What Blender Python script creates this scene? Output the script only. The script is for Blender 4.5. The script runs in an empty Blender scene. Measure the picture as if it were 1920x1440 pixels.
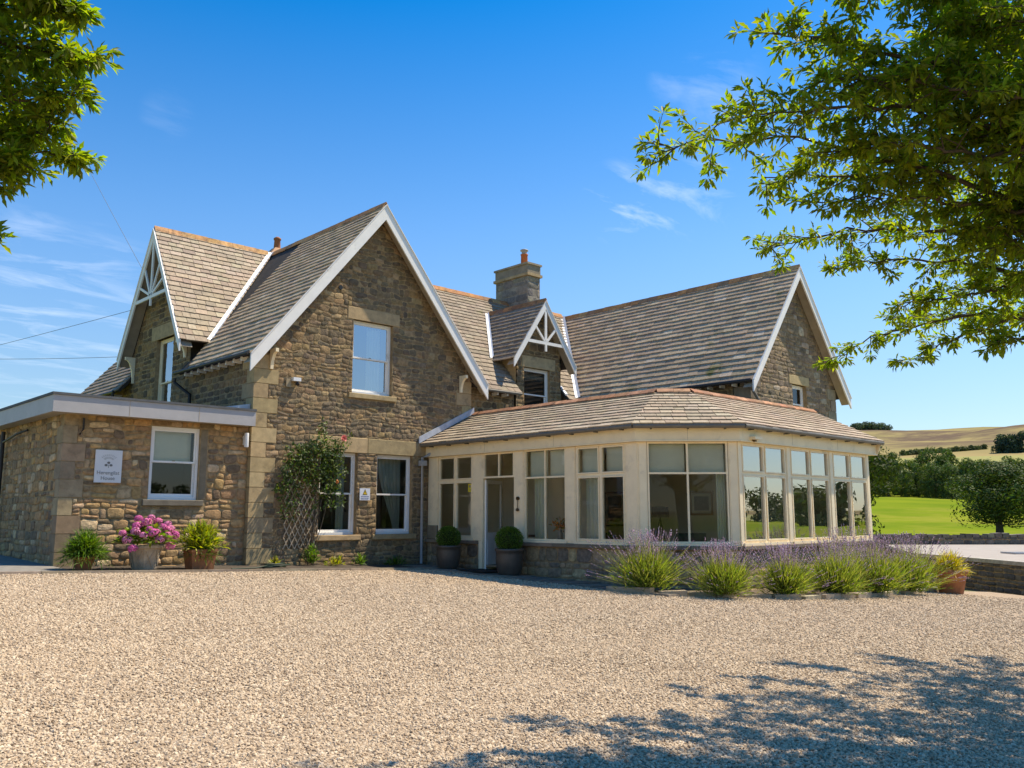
import bpy, math, random
import numpy as np
from mathutils import Vector, Matrix, noise

# ---------------------------------------------------------------- camera, sky, sun, exposure
scene = bpy.context.scene
CAM = Vector((-10.97, -21.80, 1.35))
YAW = math.radians(46.573)            # forward direction measured from +X towards +Y
PITCH = math.radians(8.558)
FPX, CX, CY = 1628.0, 960.0, 720.0
FWD_H = Vector((math.cos(YAW), math.sin(YAW), 0))
RIGHT = Vector((math.sin(YAW), -math.cos(YAW), 0))
FWD = FWD_H * math.cos(PITCH) + Vector((0, 0, 1)) * math.sin(PITCH)
UPV = -FWD_H * math.sin(PITCH) + Vector((0, 0, 1)) * math.cos(PITCH)
cam_data = bpy.data.cameras.new('camera')
cam_data.sensor_width = 36.0
cam_data.lens = 36.0 * FPX / 1920.0
cam_data.clip_start = 0.1
cam_data.clip_end = 12000
cam = bpy.data.objects.new('camera', cam_data)
scene.collection.objects.link(cam)
cam.matrix_world = Matrix(((RIGHT.x, UPV.x, -FWD.x, CAM.x), (RIGHT.y, UPV.y, -FWD.y, CAM.y), (RIGHT.z, UPV.z, -FWD.z, CAM.z), (0, 0, 0, 1)))
scene.camera = cam

SUN_EL = math.radians(58.0)
SUN_AZ = math.radians(-20.0)           # from +X (along the front walls), a little to the front
SUN_DIR = Vector((math.cos(SUN_AZ) * math.cos(SUN_EL), math.sin(SUN_AZ) * math.cos(SUN_EL), math.sin(SUN_EL)))
world = bpy.data.worlds.new('World')
scene.world = world
world.use_nodes = True
wn, wl = world.node_tree.nodes, world.node_tree.links
wn.clear()
w_out = wn.new('ShaderNodeOutputWorld'); w_bg = wn.new('ShaderNodeBackground')
sky = wn.new('ShaderNodeTexSky'); sky.sky_type = 'NISHITA'; sky.sun_disc = False
sky.sun_elevation = SUN_EL
sky.sun_rotation = math.pi / 2 - SUN_AZ
sky.air_density = 1.0; sky.dust_density = 0.35; sky.ozone_density = 3.4
hsv = wn.new('ShaderNodeHueSaturation'); hsv.inputs['Saturation'].default_value = 1.3; hsv.inputs['Value'].default_value = 1.22
wl.new(sky.outputs[0], hsv.inputs['Color'])
# thin wisps of cirrus, laid out by direction on the sky
tc = wn.new('ShaderNodeTexCoord')
sep = wn.new('ShaderNodeSeparateXYZ'); wl.new(tc.outputs['Generated'], sep.inputs[0])
def wmath(op, a, b=None, c=None):
    n = wn.new('ShaderNodeMath'); n.operation = op
    for i, v in enumerate((a, b, c)):
        if v is None: continue
        if isinstance(v, (int, float)): n.inputs[i].default_value = v
        else: wl.new(v, n.inputs[i])
    return n.outputs[0]
# the blue deepens towards the zenith
satr = wn.new('ShaderNodeMapRange'); satr.interpolation_type = 'SMOOTHSTEP'; satr.inputs[1].default_value = 0.05; satr.inputs[2].default_value = 0.85; satr.inputs[3].default_value = 1.12; satr.inputs[4].default_value = 1.62
valr = wn.new('ShaderNodeMapRange'); valr.interpolation_type = 'SMOOTHSTEP'; valr.inputs[1].default_value = 0.0; valr.inputs[2].default_value = 0.34; valr.inputs[3].default_value = 0.82; valr.inputs[4].default_value = 1.22
wl.new(sep.outputs[2], valr.inputs[0]); wl.new(valr.outputs[0], hsv.inputs['Value'])
wl.new(sep.outputs[2], satr.inputs[0]); wl.new(satr.outputs[0], hsv.inputs['Saturation'])
zz = wmath('MAXIMUM', sep.outputs[2], 0.03)
zz = wmath('ADD', zz, 0.10)
comb = wn.new('ShaderNodeCombineXYZ')
wl.new(wmath('DIVIDE', sep.outputs[0], zz), comb.inputs[0]); wl.new(wmath('DIVIDE', sep.outputs[1], zz), comb.inputs[1])
mapn = wn.new('ShaderNodeMapping'); wl.new(comb.outputs[0], mapn.inputs[0])
mapn.inputs['Rotation'].default_value = (0, 0, math.radians(35)); mapn.inputs['Scale'].default_value = (2.2, 5.2, 1); mapn.inputs['Location'].default_value = (3.1, 0.7, 0)
n1 = wn.new('ShaderNodeTexNoise'); n1.inputs['Scale'].default_value = 1.15; n1.inputs['Detail'].default_value = 8; n1.inputs['Roughness'].default_value = 0.62; n1.inputs['Distortion'].default_value = 0.6
wl.new(mapn.outputs[0], n1.inputs['Vector'])
n2 = wn.new('ShaderNodeTexNoise'); n2.inputs['Scale'].default_value = 0.55; n2.inputs['Detail'].default_value = 2
wl.new(comb.outputs[0], n2.inputs['Vector'])
cr = wn.new('ShaderNodeMapRange'); cr.inputs[1].default_value = 0.48; cr.inputs[2].default_value = 0.74; cr.inputs[3].default_value = 0.0; cr.inputs[4].default_value = 0.8
wl.new(n1.outputs[0], cr.inputs[0])
cr2 = wn.new('ShaderNodeMapRange'); cr2.inputs[1].default_value = 0.46; cr2.inputs[2].default_value = 0.66
wl.new(n2.outputs[0], cr2.inputs[0])
spots = None
nrm_ = wn.new('ShaderNodeVectorMath'); nrm_.operation = 'NORMALIZE'; wl.new(tc.outputs['Generated'], nrm_.inputs[0])
for sx, sy, rad, amp in ((1165, 378, 3.0, 0.55), (1235, 380, 3.0, 0.42), (1310, 372, 3.0, 0.36), (1345, 158, 3.2, 0.26), (1262, 150, 1.8, 0.22), (315, 215, 1.8, 0.08), (60, 515, 4.5, 0.34), (190, 545, 4.5, 0.30), (60, 590, 5.5, 0.36), (180, 620, 5.0, 0.30), (80, 690, 6.0, 0.22)):
    dv = (RIGHT * (sx - CX) - UPV * (sy - CY) + FWD * FPX).normalized()
    dt = wn.new('ShaderNodeVectorMath'); dt.operation = 'DOT_PRODUCT'; wl.new(nrm_.outputs[0], dt.inputs[0]); dt.inputs[1].default_value = dv
    mr_ = wn.new('ShaderNodeMapRange'); mr_.interpolation_type = 'SMOOTHSTEP'; mr_.inputs[1].default_value = math.cos(math.radians(rad)); mr_.inputs[2].default_value = 1.0; mr_.inputs[4].default_value = amp
    wl.new(dt.outputs['Value'], mr_.inputs[0])
    spots = mr_.outputs[0] if spots is None else wmath('MAXIMUM', spots, mr_.outputs[0])
cmask = wmath('MULTIPLY', cr.outputs[0], spots)
cmix = wn.new('ShaderNodeMix'); cmix.data_type = 'RGBA'
wl.new(cmask, cmix.inputs[0]); wl.new(hsv.outputs[0], cmix.inputs[6]); cmix.inputs[7].default_value = (9.0, 9.3, 9.8, 1)
wl.new(cmix.outputs[2], w_bg.inputs[0])
w_bg.inputs[1].default_value = 0.105
wl.new(w_bg.outputs[0], w_out.inputs[0])

sun_data = bpy.data.lights.new('sun', 'SUN'); sun_data.energy = 4.9; sun_data.angle = math.radians(0.53); sun_data.color = (1.0, 0.885, 0.70)
sun = bpy.data.objects.new('sun', sun_data); scene.collection.objects.link(sun)
sun.location = (20, -20, 40)
sun.rotation_euler = SUN_DIR.to_track_quat('Z', 'Y').to_euler()

scene.view_settings.view_transform = 'Standard'
scene.view_settings.look = 'None'
scene.view_settings.exposure = 0.64
scene.view_settings.gamma = 1.0
scene.view_settings.use_curve_mapping = False
scene.cycles.use_adaptive_sampling = True
scene.cycles.max_bounces = 8
scene.cycles.transparent_max_bounces = 16
scene.cycles.sample_clamp_indirect = 6.0

# ---------------------------------------------------------------- helpers
RNG = random.Random(11)
Z = Vector((0, 0, 1))
COL = scene.collection

def at(x, y, dist):
    d = RIGHT * (x - CX) - UPV * (y - CY) + FWD * FPX
    return CAM + d.normalized() * dist

def gz(x, y):
    """height of the courtyard, which falls gently to the right"""
    return -0.033 * max(-30.0, min(20.0, x)) + 0.025 * max(-30.0, min(10.0, y))

def hx(h):
    r = [int(h[i:i + 2], 16) / 255 for i in (0, 2, 4)]
    return tuple(c / 12.92 if c <= 0.04045 else ((c + 0.055) / 1.055) ** 2.4 for c in r)

def vary(c, amt, rng=RNG):
    k = 1 + rng.uniform(-amt, amt)
    return tuple(max(0.003, v * k * (1 + rng.uniform(-amt, amt) * 0.25)) for v in c)

def material(name, color=(0.5, 0.5, 0.5), rough=0.8, attr=False, n_scale=0, n_amt=0.0, n_detail=4, color2=None, bump=0.0, b_scale=30, spec=0.3, metal=0.0, random_amt=0.0, translucent=0.0, stain=None, stretch=None):
    m = bpy.data.materials.new(name); m.use_nodes = True
    nt = m.node_tree; nd, lk = nt.nodes, nt.links
    b = nd['Principled BSDF']
    b.inputs['Roughness'].default_value = rough; b.inputs['Metallic'].default_value = metal; b.inputs['Specular IOR Level'].default_value = spec
    geo = nd.new('ShaderNodeNewGeometry')
    pos = geo.outputs['Position']
    if stretch:
        mp = nd.new('ShaderNodeMapping'); mp.inputs['Scale'].default_value = stretch; lk.new(pos, mp.inputs[0]); pos = mp.outputs[0]
    if attr:
        a = nd.new('ShaderNodeAttribute'); a.attribute_name = 'col'; csock = a.outputs['Color']
    else:
        rgb = nd.new('ShaderNodeRGB'); rgb.outputs[0].default_value = (*color, 1); csock = rgb.outputs[0]
    if n_scale:
        nz = nd.new('ShaderNodeTexNoise'); nz.inputs['Scale'].default_value = n_scale; nz.inputs['Detail'].default_value = n_detail; nz.inputs['Roughness'].default_value = 0.62
        lk.new(pos, nz.inputs['Vector'])
        mr = nd.new('ShaderNodeMapRange'); mr.inputs[1].default_value = 0.25; mr.inputs[2].default_value = 0.75
        lk.new(nz.outputs[0], mr.inputs[0])
        if color2 is not None:
            mx = nd.new('ShaderNodeMix'); mx.data_type = 'RGBA'
            lk.new(mr.outputs[0], mx.inputs[0]); lk.new(csock, mx.inputs[6]); mx.inputs[7].default_value = (*color2, 1)
            csock = mx.outputs[2]
        else:
            mr.inputs[3].default_value = 1 - n_amt; mr.inputs[4].default_value = 1 + n_amt
            mx = nd.new('ShaderNodeVectorMath'); mx.operation = 'SCALE'
            lk.new(csock, mx.inputs[0]); lk.new(mr.outputs[0], mx.inputs['Scale']); csock = mx.outputs[0]
    if stain:                                   # (colour, scale, low, high): lichen, moss or dirt in patches of its own
        sc_, ss, lo, hi = stain
        nz = nd.new('ShaderNodeTexNoise'); nz.inputs['Scale'].default_value = ss; nz.inputs['Detail'].default_value = 6; nz.inputs['Roughness'].default_value = 0.7
        lk.new(geo.outputs['Position'], nz.inputs['Vector'])
        mr = nd.new('ShaderNodeMapRange'); mr.inputs[1].default_value = lo; mr.inputs[2].default_value = hi; lk.new(nz.outputs[0], mr.inputs[0])
        mx = nd.new('ShaderNodeMix'); mx.data_type = 'RGBA'
        lk.new(mr.outputs[0], mx.inputs[0]); lk.new(csock, mx.inputs[6]); mx.inputs[7].default_value = (*sc_, 1); csock = mx.outputs[2]
    if random_amt:
        oi = nd.new('ShaderNodeObjectInfo')
        mr = nd.new('ShaderNodeMapRange'); mr.inputs[3].default_value = 1 - random_amt; mr.inputs[4].default_value = 1 + random_amt
        lk.new(oi.outputs['Random'], mr.inputs[0])
        mx = nd.new('ShaderNodeVectorMath'); mx.operation = 'SCALE'
        lk.new(csock, mx.inputs[0]); lk.new(mr.outputs[0], mx.inputs['Scale']); csock = mx.outputs[0]
    lk.new(csock, b.inputs['Base Color'])
    if bump:
        nb = nd.new('ShaderNodeTexNoise'); nb.inputs['Scale'].default_value = b_scale; nb.inputs['Detail'].default_value = 5; nb.inputs['Roughness'].default_value = 0.65
        lk.new(pos, nb.inputs['Vector'])
        bp = nd.new('ShaderNodeBump'); bp.inputs['Strength'].default_value = bump; bp.inputs['Distance'].default_value = 0.02
        lk.new(nb.outputs[0], bp.inputs['Height']); lk.new(bp.outputs[0], b.inputs['Normal'])
    if translucent:
        tr = nd.new('ShaderNodeBsdfTranslucent'); ms = nd.new('ShaderNodeMixShader'); ms.inputs[0].default_value = translucent
        br = nd.new('ShaderNodeMix'); br.data_type = 'RGBA'; br.blend_type = 'MULTIPLY'; br.inputs[0].default_value = 1
        lk.new(csock, br.inputs[6]); br.inputs[7].default_value = (2.25, 2.45, 0.42, 1)
        lk.new(br.outputs[2], tr.inputs[0]); lk.new(b.outputs[0], ms.inputs[1]); lk.new(tr.outputs[0], ms.inputs[2])
        lk.new(ms.outputs[0], nd['Material Output'].inputs[0])
    return m

def glass_material(name, base, fres, tint=(0.93, 0.96, 0.95)):
    m = bpy.data.materials.new(name); m.use_nodes = True
    nd, lk = m.node_tree.nodes, m.node_tree.links
    nd.remove(nd['Principled BSDF'])
    t = nd.new('ShaderNodeBsdfTransparent'); t.inputs[0].default_value = (*tint, 1)
    g = nd.new('ShaderNodeBsdfGlossy'); g.inputs['Roughness'].default_value = 0.0; g.inputs[0].default_value = (0.95, 0.97, 1, 1)
    # faint waviness of old glazing
    geo = nd.new('ShaderNodeNewGeometry'); nz = nd.new('ShaderNodeTexNoise'); nz.inputs['Scale'].default_value = 1.1; nz.inputs['Detail'].default_value = 1
    lk.new(geo.outputs['Position'], nz.inputs['Vector'])
    bp = nd.new('ShaderNodeBump'); bp.inputs['Strength'].default_value = 0.02; bp.inputs['Distance'].default_value = 0.05; lk.new(nz.outputs[0], bp.inputs['Height']); lk.new(bp.outputs[0], g.inputs['Normal'])
    f = nd.new('ShaderNodeFresnel'); f.inputs[0].default_value = 1.5
    ma = nd.new('ShaderNodeMath'); ma.operation = 'MULTIPLY_ADD'; ma.inputs[1].default_value = fres; ma.inputs[2].default_value = base; ma.use_clamp = True
    lk.new(f.outputs[0], ma.inputs[0])
    mx = nd.new('ShaderNodeMixShader'); lk.new(ma.outputs[0], mx.inputs[0]); lk.new(t.outputs[0], mx.inputs[1]); lk.new(g.outputs[0], mx.inputs[2])
    lk.new(mx.outputs[0], nd['Material Output'].inputs[0])
    return m

def tag(o, label=None, cat=None, group=None, kind=None):
    if label: o['label'] = label
    if cat: o['category'] = cat
    if group: o['group'] = group
    if kind: o['kind'] = kind
    return o

def wmat(o):
    m = o.matrix_basis.copy()
    if o.parent: m = wmat(o.parent) @ o.matrix_parent_inverse @ m
    return m

def link(name, data, parent=None, world_space=True):
    o = bpy.data.objects.new(name, data)
    COL.objects.link(o)
    if parent is not None:
        o.parent = parent
        if world_space: o.matrix_parent_inverse = wmat(parent).inverted()
    return o

def empty(name, loc, rz=0.0, label=None, cat=None, group=None):
    o = bpy.data.objects.new(name, None); COL.objects.link(o)
    o.location = loc; o.rotation_euler = (0, 0, rz); o.empty_display_size = 0.2
    return tag(o, label, cat, group)

class MB:
    """collects polygons; build() links them as one mesh object"""
    def __init__(s): s.v = []; s.f = []; s.c = []; s.m = []; s.sm = []
    def add(s, verts, faces, col=(1, 1, 1), mat=0, smooth=False):
        k = len(s.v); s.v.extend([tuple(p) for p in verts])
        for f in faces:
            s.f.append([i + k for i in f]); s.c.append(col); s.m.append(mat); s.sm.append(smooth)
        return s
    def obox(s, o, a, b, c, col=(1, 1, 1), mat=0):
        """box with corner o and edge vectors a, b, c"""
        o, a, b, c = Vector(o), Vector(a), Vector(b), Vector(c)
        if a.cross(b).dot(c) < 0: a, b = b, a
        vs = [o, o + a, o + a + b, o + b, o + c, o + a + c, o + a + b + c, o + b + c]
        return s.add(vs, [(0, 3, 2, 1), (4, 5, 6, 7), (0, 1, 5, 4), (1, 2, 6, 5), (2, 3, 7, 6), (3, 0, 4, 7)], col, mat)
    def box(s, x0, y0, z0, x1, y1, z1, col=(1, 1, 1), mat=0):
        return s.obox((x0, y0, z0), (x1 - x0, 0, 0), (0, y1 - y0, 0), (0, 0, z1 - z0), col, mat)
    def prism(s, pts, off, col=(1, 1, 1), mat=0):
        pts = [Vector(p) for p in pts]; off = Vector(off); n = len(pts)
        vs = pts + [p + off for p in pts]
        fs = [list(range(n)), list(range(2 * n - 1, n - 1, -1))] + [(i, i + n, (i + 1) % n + n, (i + 1) % n) for i in range(n)]
        return s.add(vs, fs, col, mat)
    def tube(s, pts, r, n=8, col=(1, 1, 1), mat=0, r1=None, cap=True, smooth=True):
        pts = [Vector(p) for p in pts]; k = len(pts); vs = []
        for i, p in enumerate(pts):
            d = (pts[min(i + 1, k - 1)] - pts[max(i - 1, 0)]).normalized()
            a = d.cross(Z if abs(d.z) < 0.95 else Vector((1, 0, 0))).normalized(); b = d.cross(a)
            rr = (r[i] if isinstance(r, (list, tuple)) else (r if r1 is None else r + (r1 - r) * i / (k - 1)))
            for j in range(n):
                t = 2 * math.pi * j / n
                vs.append(p + a * (rr * math.cos(t)) + b * (rr * math.sin(t)))
        fs = [(i * n + j, i * n + (j + 1) % n, (i + 1) * n + (j + 1) % n, (i + 1) * n + j) for i in range(k - 1) for j in range(n)]
        s.add(vs, fs, col, mat, smooth)
        if cap: s.add(vs[:n], [list(range(n - 1, -1, -1))], col, mat); s.add(vs[-n:], [list(range(n))], col, mat)
        return s
    def lathe(s, prof, n=24, o=(0, 0, 0), col=(1, 1, 1), mat=0, smooth=True, squash=None):
        vs = []
        for r, z in prof:
            for j in range(n):
                t = 2 * math.pi * (j + 0.5) / n
                vs.append((o[0] + r * math.cos(t), o[1] + r * math.sin(t), o[2] + z))
        k = len(prof)
        fs = [(i * n + j, i * n + (j + 1) % n, (i + 1) * n + (j + 1) % n, (i + 1) * n + j) for i in range(k - 1) for j in range(n)]
        s.add(vs, fs, col, mat, smooth)
        s.add(vs[:n], [list(range(n - 1, -1, -1))], col, mat); s.add(vs[-n:], [list(range(n))], col, mat)
        return s
    def build(s, name, mats, parent=None, world_space=True):
        me = bpy.data.meshes.new(name)
        me.from_pydata(s.v, [], s.f)
        if not isinstance(mats, (list, tuple)): mats = [mats]
        for m in mats: me.materials.append(m)
        me.polygons.foreach_set('material_index', s.m)
        me.polygons.foreach_set('use_smooth', s.sm)
        at_ = me.attributes.new('col', 'FLOAT_COLOR', 'FACE')
        at_.data.foreach_set('color', np.array([(*c, 1) for c in s.c], dtype=np.float32).ravel())
        me.update()
        return link(name, me, parent, world_space)

def scatter_mesh(name, tv, tf, rot, off, mats, parent=None, cols=None, world_space=True, smooth=False, tcol=None):
    """many copies of a small template joined into one mesh (foliage); rot is N x 3 x 3 (with scale), off is N x 3"""
    tv = np.asarray(tv, np.float32); N = len(off); k = len(tv)
    V = (np.einsum('nij,kj->nki', rot, tv) + off[:, None, :]).reshape(-1, 3)
    ls = [len(f) for f in tf]; flat = np.concatenate([np.asarray(f) for f in tf]); nl = len(flat)
    loops = (flat[None, :] + (np.arange(N) * k)[:, None]).ravel()
    tot = np.tile(np.asarray(ls), N); start = np.concatenate([[0], np.cumsum(tot)[:-1]])
    me = bpy.data.meshes.new(name)
    me.vertices.add(N * k); me.vertices.foreach_set('co', V.astype(np.float32).ravel())
    me.loops.add(len(loops)); me.loops.foreach_set('vertex_index', loops.astype(np.int32))
    me.polygons.add(len(tot)); me.polygons.foreach_set('loop_start', start.astype(np.int32))
    try: me.polygons.foreach_set('loop_total', tot.astype(np.int32))
    except Exception: pass
    if smooth: me.polygons.foreach_set('use_smooth', np.ones(len(tot), bool))
    if not isinstance(mats, (list, tuple)): mats = [mats]
    for m in mats: me.materials.append(m)
    if cols is not None:
        at_ = me.attributes.new('col', 'FLOAT_COLOR', 'FACE')
        c4 = np.ones((N, len(tf), 4), np.float32); c4[:, :, :3] = np.asarray(cols, np.float32)[:, None, :]
        if tcol is not None: c4[:, :, :3] *= np.asarray(tcol, np.float32)[None, :, :]
        at_.data.foreach_set('color', c4.ravel())
    me.update(calc_edges=True); me.validate()
    return link(name, me, parent, world_space)

def rand_rot(n, rs, tilt=None):
    """random rotation matrices, n x 3 x 3"""
    q = rs.normal(size=(n, 4)); q /= np.linalg.norm(q, axis=1)[:, None]
    w, x, y, z = q.T
    return np.stack([1 - 2 * (y * y + z * z), 2 * (x * y - z * w), 2 * (x * z + y * w), 2 * (x * y + z * w), 1 - 2 * (x * x + z * z), 2 * (y * z - x * w), 2 * (x * z - y * w), 2 * (y * z + x * w), 1 - 2 * (x * x + y * y)], 1).reshape(n, 3, 3)

def frames(direction, up):
    """rotation matrices whose local x runs along direction and whose local z leans to up"""
    d = direction / np.maximum(1e-6, np.linalg.norm(direction, axis=1))[:, None]
    y = np.cross(up, d); ny = np.linalg.norm(y, axis=1)
    bad = ny < 1e-4; y[bad] = np.array([0.0, 1, 0]); ny[bad] = 1
    y /= ny[:, None]; z = np.cross(d, y)
    return np.stack([d, y, z], axis=2)

# ---- 2D convex polygon tools
def clip(poly, a, b, c):
    out = []; n = len(poly)
    for i in range(n):
        p, q = poly[i], poly[(i + 1) % n]
        dp, dq = a * p[0] + b * p[1] - c, a * q[0] + b * q[1] - c
        if dp <= 0: out.append(p)
        if (dp < 0 < dq) or (dq < 0 < dp):
            t = dp / (dp - dq); out.append((p[0] + (q[0] - p[0]) * t, p[1] + (q[1] - p[1]) * t))
    return out if len(out) >= 3 else []

def area(poly):
    return 0.5 * sum(poly[i][0] * poly[(i + 1) % len(poly)][1] - poly[(i + 1) % len(poly)][0] * poly[i][1] for i in range(len(poly))) if len(poly) >= 3 else 0.0

def minus_rect(polys, r):
    x0, x1, y0, y1 = r; out = []
    for p in polys:
        if max(q[0] for q in p) <= x0 or min(q[0] for q in p) >= x1 or max(q[1] for q in p) <= y0 or min(q[1] for q in p) >= y1:
            out.append(p); continue
        out.append(clip(p, 1, 0, x0)); out.append(clip(p, -1, 0, -x1))
        m = clip(clip(p, -1, 0, -x0), 1, 0, x1) if p else []
        if m: out.append(clip(m, 0, 1, y0)); out.append(clip(m, 0, -1, -y1))
    return [p for p in out if p and area(p) > 1e-5]

def in_convex(poly, by):
    """clip poly by the counter-clockwise convex polygon by"""
    n = len(by)
    for i in range(n):
        if not poly: return []
        p, q = by[i], by[(i + 1) % n]
        a, b = (q[1] - p[1]), -(q[0] - p[0])
        poly = clip(poly, a, b, a * p[0] + b * p[1])
    return poly

def inset(poly, d):
    n = len(poly); out = poly
    for i in range(n):
        p, q = poly[i], poly[(i + 1) % n]
        a, b = (q[1] - p[1]), -(q[0] - p[0]); L = math.hypot(a, b)
        if L < 1e-6: continue
        a, b = a / L, b / L
        out = clip(out, a, b, a * p[0] + b * p[1] - d)
        if not out: return []
    return out
# ---------------------------------------------------------------- masonry, slating, joinery
M = {}
M['mortar'] = material('lime_mortar', (0.34, 0.24, 0.125), 0.95, n_scale=9, n_amt=0.35, bump=0.5, b_scale=60, stain=((0.13, 0.10, 0.065), 0.9, 0.52, 0.75))
M['stone'] = material('rubble_stone', attr=True, rough=0.88, n_scale=9, n_amt=0.48, bump=1.0, b_scale=26, n_detail=8, spec=0.25, stain=((0.36, 0.30, 0.22), 14, 0.66, 0.78))
M['ashlar'] = material('dressed_sandstone', attr=True, rough=0.9, n_scale=5, n_amt=0.25, bump=0.3, b_scale=50, n_detail=8, stain=((0.15, 0.115, 0.075), 2.2, 0.55, 0.8))
M['slate'] = material('stone_slate', attr=True, rough=0.8, stain=((0.15, 0.125, 0.10), 1.6, 0.58, 0.80), n_scale=12, n_amt=0.28, bump=0.35, b_scale=40, n_detail=6, spec=0.35)
M['slate_moss'] = material('mossy_stone_slate', attr=True, rough=0.85, n_scale=12, n_amt=0.28, bump=0.4, b_scale=40, n_detail=6, stain=((0.17, 0.155, 0.05), 1.1, 0.60, 0.72))
M['ridge'] = material('clay_ridge', attr=True, rough=0.85, n_scale=6, n_amt=0.35, bump=0.3, b_scale=50, stain=((0.12, 0.075, 0.045), 4, 0.5, 0.72))
M['board'] = material('roof_board', (0.05, 0.042, 0.035), 0.9, n_scale=5, n_amt=0.3)
M['white'] = material('white_paint', (0.84, 0.81, 0.75), 0.45, n_scale=3, n_amt=0.05, bump=0.08, b_scale=60, stain=((0.50, 0.46, 0.38), 2.6, 0.60, 0.82))
M['cream'] = material('cream_paint', (0.93, 0.77, 0.50), 0.5, n_scale=3, n_amt=0.07, bump=0.08, b_scale=50, stain=((0.60, 0.49, 0.34), 2.4, 0.56, 0.85))
M['soffit'] = material('soffit_paint', (0.36, 0.30, 0.22), 0.7, n_scale=4, n_amt=0.15)
M['lead'] = material('lead_sheet', (0.42, 0.45, 0.50), 0.45, n_scale=5, n_amt=0.2, metal=0.0, bump=0.1, b_scale=20)
M['iron'] = material('dark_gutter', (0.035, 0.033, 0.032), 0.45, n_scale=8, n_amt=0.2)
M['greypipe'] = material('grey_pipe', (0.40, 0.40, 0.40), 0.45, n_scale=8, n_amt=0.12)
M['greygutter'] = material('grey_gutter', (0.17, 0.15, 0.12), 0.5, n_scale=8, n_amt=0.2)
M['fascia'] = material('grey_fascia', (0.40, 0.385, 0.375), 0.5, n_scale=2, n_amt=0.10, stain=((0.30, 0.27, 0.23), 3, 0.6, 0.9))
M['felt'] = material('roof_felt', (0.10, 0.105, 0.11), 0.8, n_scale=6, n_amt=0.25)
M['glass'] = glass_material('window_glass', 0.015, 1.0)
M['glass_sky'] = glass_material('coated_glass', 0.38, 1.0)
M['glass_front'] = glass_material('garden_front_glass', 0.36, 1.0)
M['glass_cant'] = glass_material('bay_glass', 0.0, 0.8)
M['room'] = material('room_dark_lining', (0.16, 0.13, 0.10), 0.9)  # dark tone of the added boxes that keep window interiors dark
M['curtain'] = material('pale_curtain', (0.62, 0.64, 0.58), 0.9, n_scale=20, n_amt=0.05, translucent=0.25)
M['curtain_green'] = material('grey_green_curtain', (0.33, 0.37, 0.32), 0.9, n_scale=20, n_amt=0.06, translucent=0.15)
M['blind'] = material('cream_blind', (0.66, 0.64, 0.50), 0.85, n_scale=3, n_amt=0.05)
M['plastic'] = material('white_plastic', (0.75, 0.75, 0.74), 0.35)
M['black'] = material('black_metal', (0.02, 0.02, 0.02), 0.4)
M['brass'] = material('bronze_metal', (0.12, 0.08, 0.04), 0.35, metal=0.8)

FACADE = dict(h=(0.09, 0.20), w=(0.13, 0.42), joint=0.008, proud=(0.002, 0.014), split=0.34, warp=0.095, pal=[((0.224, 0.155, 0.084), 8), ((0.187, 0.139, 0.084), 7), ((0.281, 0.187, 0.091), 4), ((0.140, 0.107, 0.069), 2.5), ((0.353, 0.249, 0.134), 1.5)])
WARM = dict(h=(0.11, 0.26), w=(0.13, 0.50), joint=0.012, proud=(0.004, 0.024), split=0.32, warp=0.07, pal=[((0.389, 0.245, 0.118), 8), ((0.307, 0.204, 0.109), 5), ((0.472, 0.291, 0.126), 4), ((0.212, 0.148, 0.088), 2.5), ((0.566, 0.398, 0.227), 2)])
COURSED = dict(h=(0.12, 0.23), w=(0.18, 0.50), joint=0.016, proud=(0.005, 0.018), split=0.18, warp=0.03, pal=[((0.248, 0.163, 0.080), 6), ((0.183, 0.128, 0.071), 6), ((0.330, 0.204, 0.088), 4), ((0.124, 0.090, 0.055), 3)])
GREY = dict(h=(0.11, 0.23), w=(0.18, 0.52), joint=0.010, proud=(0.002, 0.015), split=0.3, warp=0.055, pal=[((0.254, 0.189, 0.118), 8), ((0.201, 0.153, 0.101), 7), ((0.330, 0.240, 0.139), 3), ((0.425, 0.337, 0.235), 1.5)])
DARKWALL = dict(h=(0.10, 0.20), w=(0.22, 0.55), joint=0.012, proud=(0.01, 0.04), split=0.15, warp=0.03, pal=[((0.14, 0.12, 0.10), 6), ((0.10, 0.092, 0.085), 6), ((0.19, 0.16, 0.12), 3)])

PIECES = {}          # thing name -> list of (score, kind, holder object, verts, faces, colour, material, smooth)

def view_score(c, n, a):
    d = c - CAM; L = d.length
    front = d.dot(FWD)
    if front < 0.5: return 0.0
    x = CX + FPX * d.dot(RIGHT) / front; y = CY - FPX * d.dot(UPV) / front
    if not (-20 < x < 1940 and -20 < y < 1460): return 0.0
    return max(0.0, -d.dot(n) / L) * a / (L * L)

def piece(thing, kind, holder, score, verts, faces, col, mat, smooth=False):
    PIECES.setdefault((thing, kind), []).append((score, holder, verts, faces, col, mat, smooth))

def flush_pieces(rest_name, limit=300):
    """the largest pieces in view become objects of their own, the rest of each holder one joined part"""
    for (thing, kind), lst in PIECES.items():
        lst.sort(key=lambda t: -t[0])
        for sc_, holder, vs, fs, col, mat, sm in lst[:limit]:
            if sc_ <= 0 : continue
            MB().add(vs, fs, col, 0, sm).build(kind, mat, holder)
        rest = {}
        for i, (sc_, holder, vs, fs, col, mat, sm) in enumerate(lst):
            if i < limit and sc_ > 0: continue
            rest.setdefault((holder.name, mat.name), (holder, mat, MB()))[2].add(vs, fs, col, 0, sm)
        for holder, mat, mb in rest.values():
            tag(mb.build(rest_name[kind], mat, holder), kind='stuff')
    PIECES.clear()

def pick(pal, rng):
    t = rng.uniform(0, sum(w for _, w in pal))
    for c, w in pal:
        t -= w
        if t <= 0: return c
    return pal[0][0]

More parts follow.
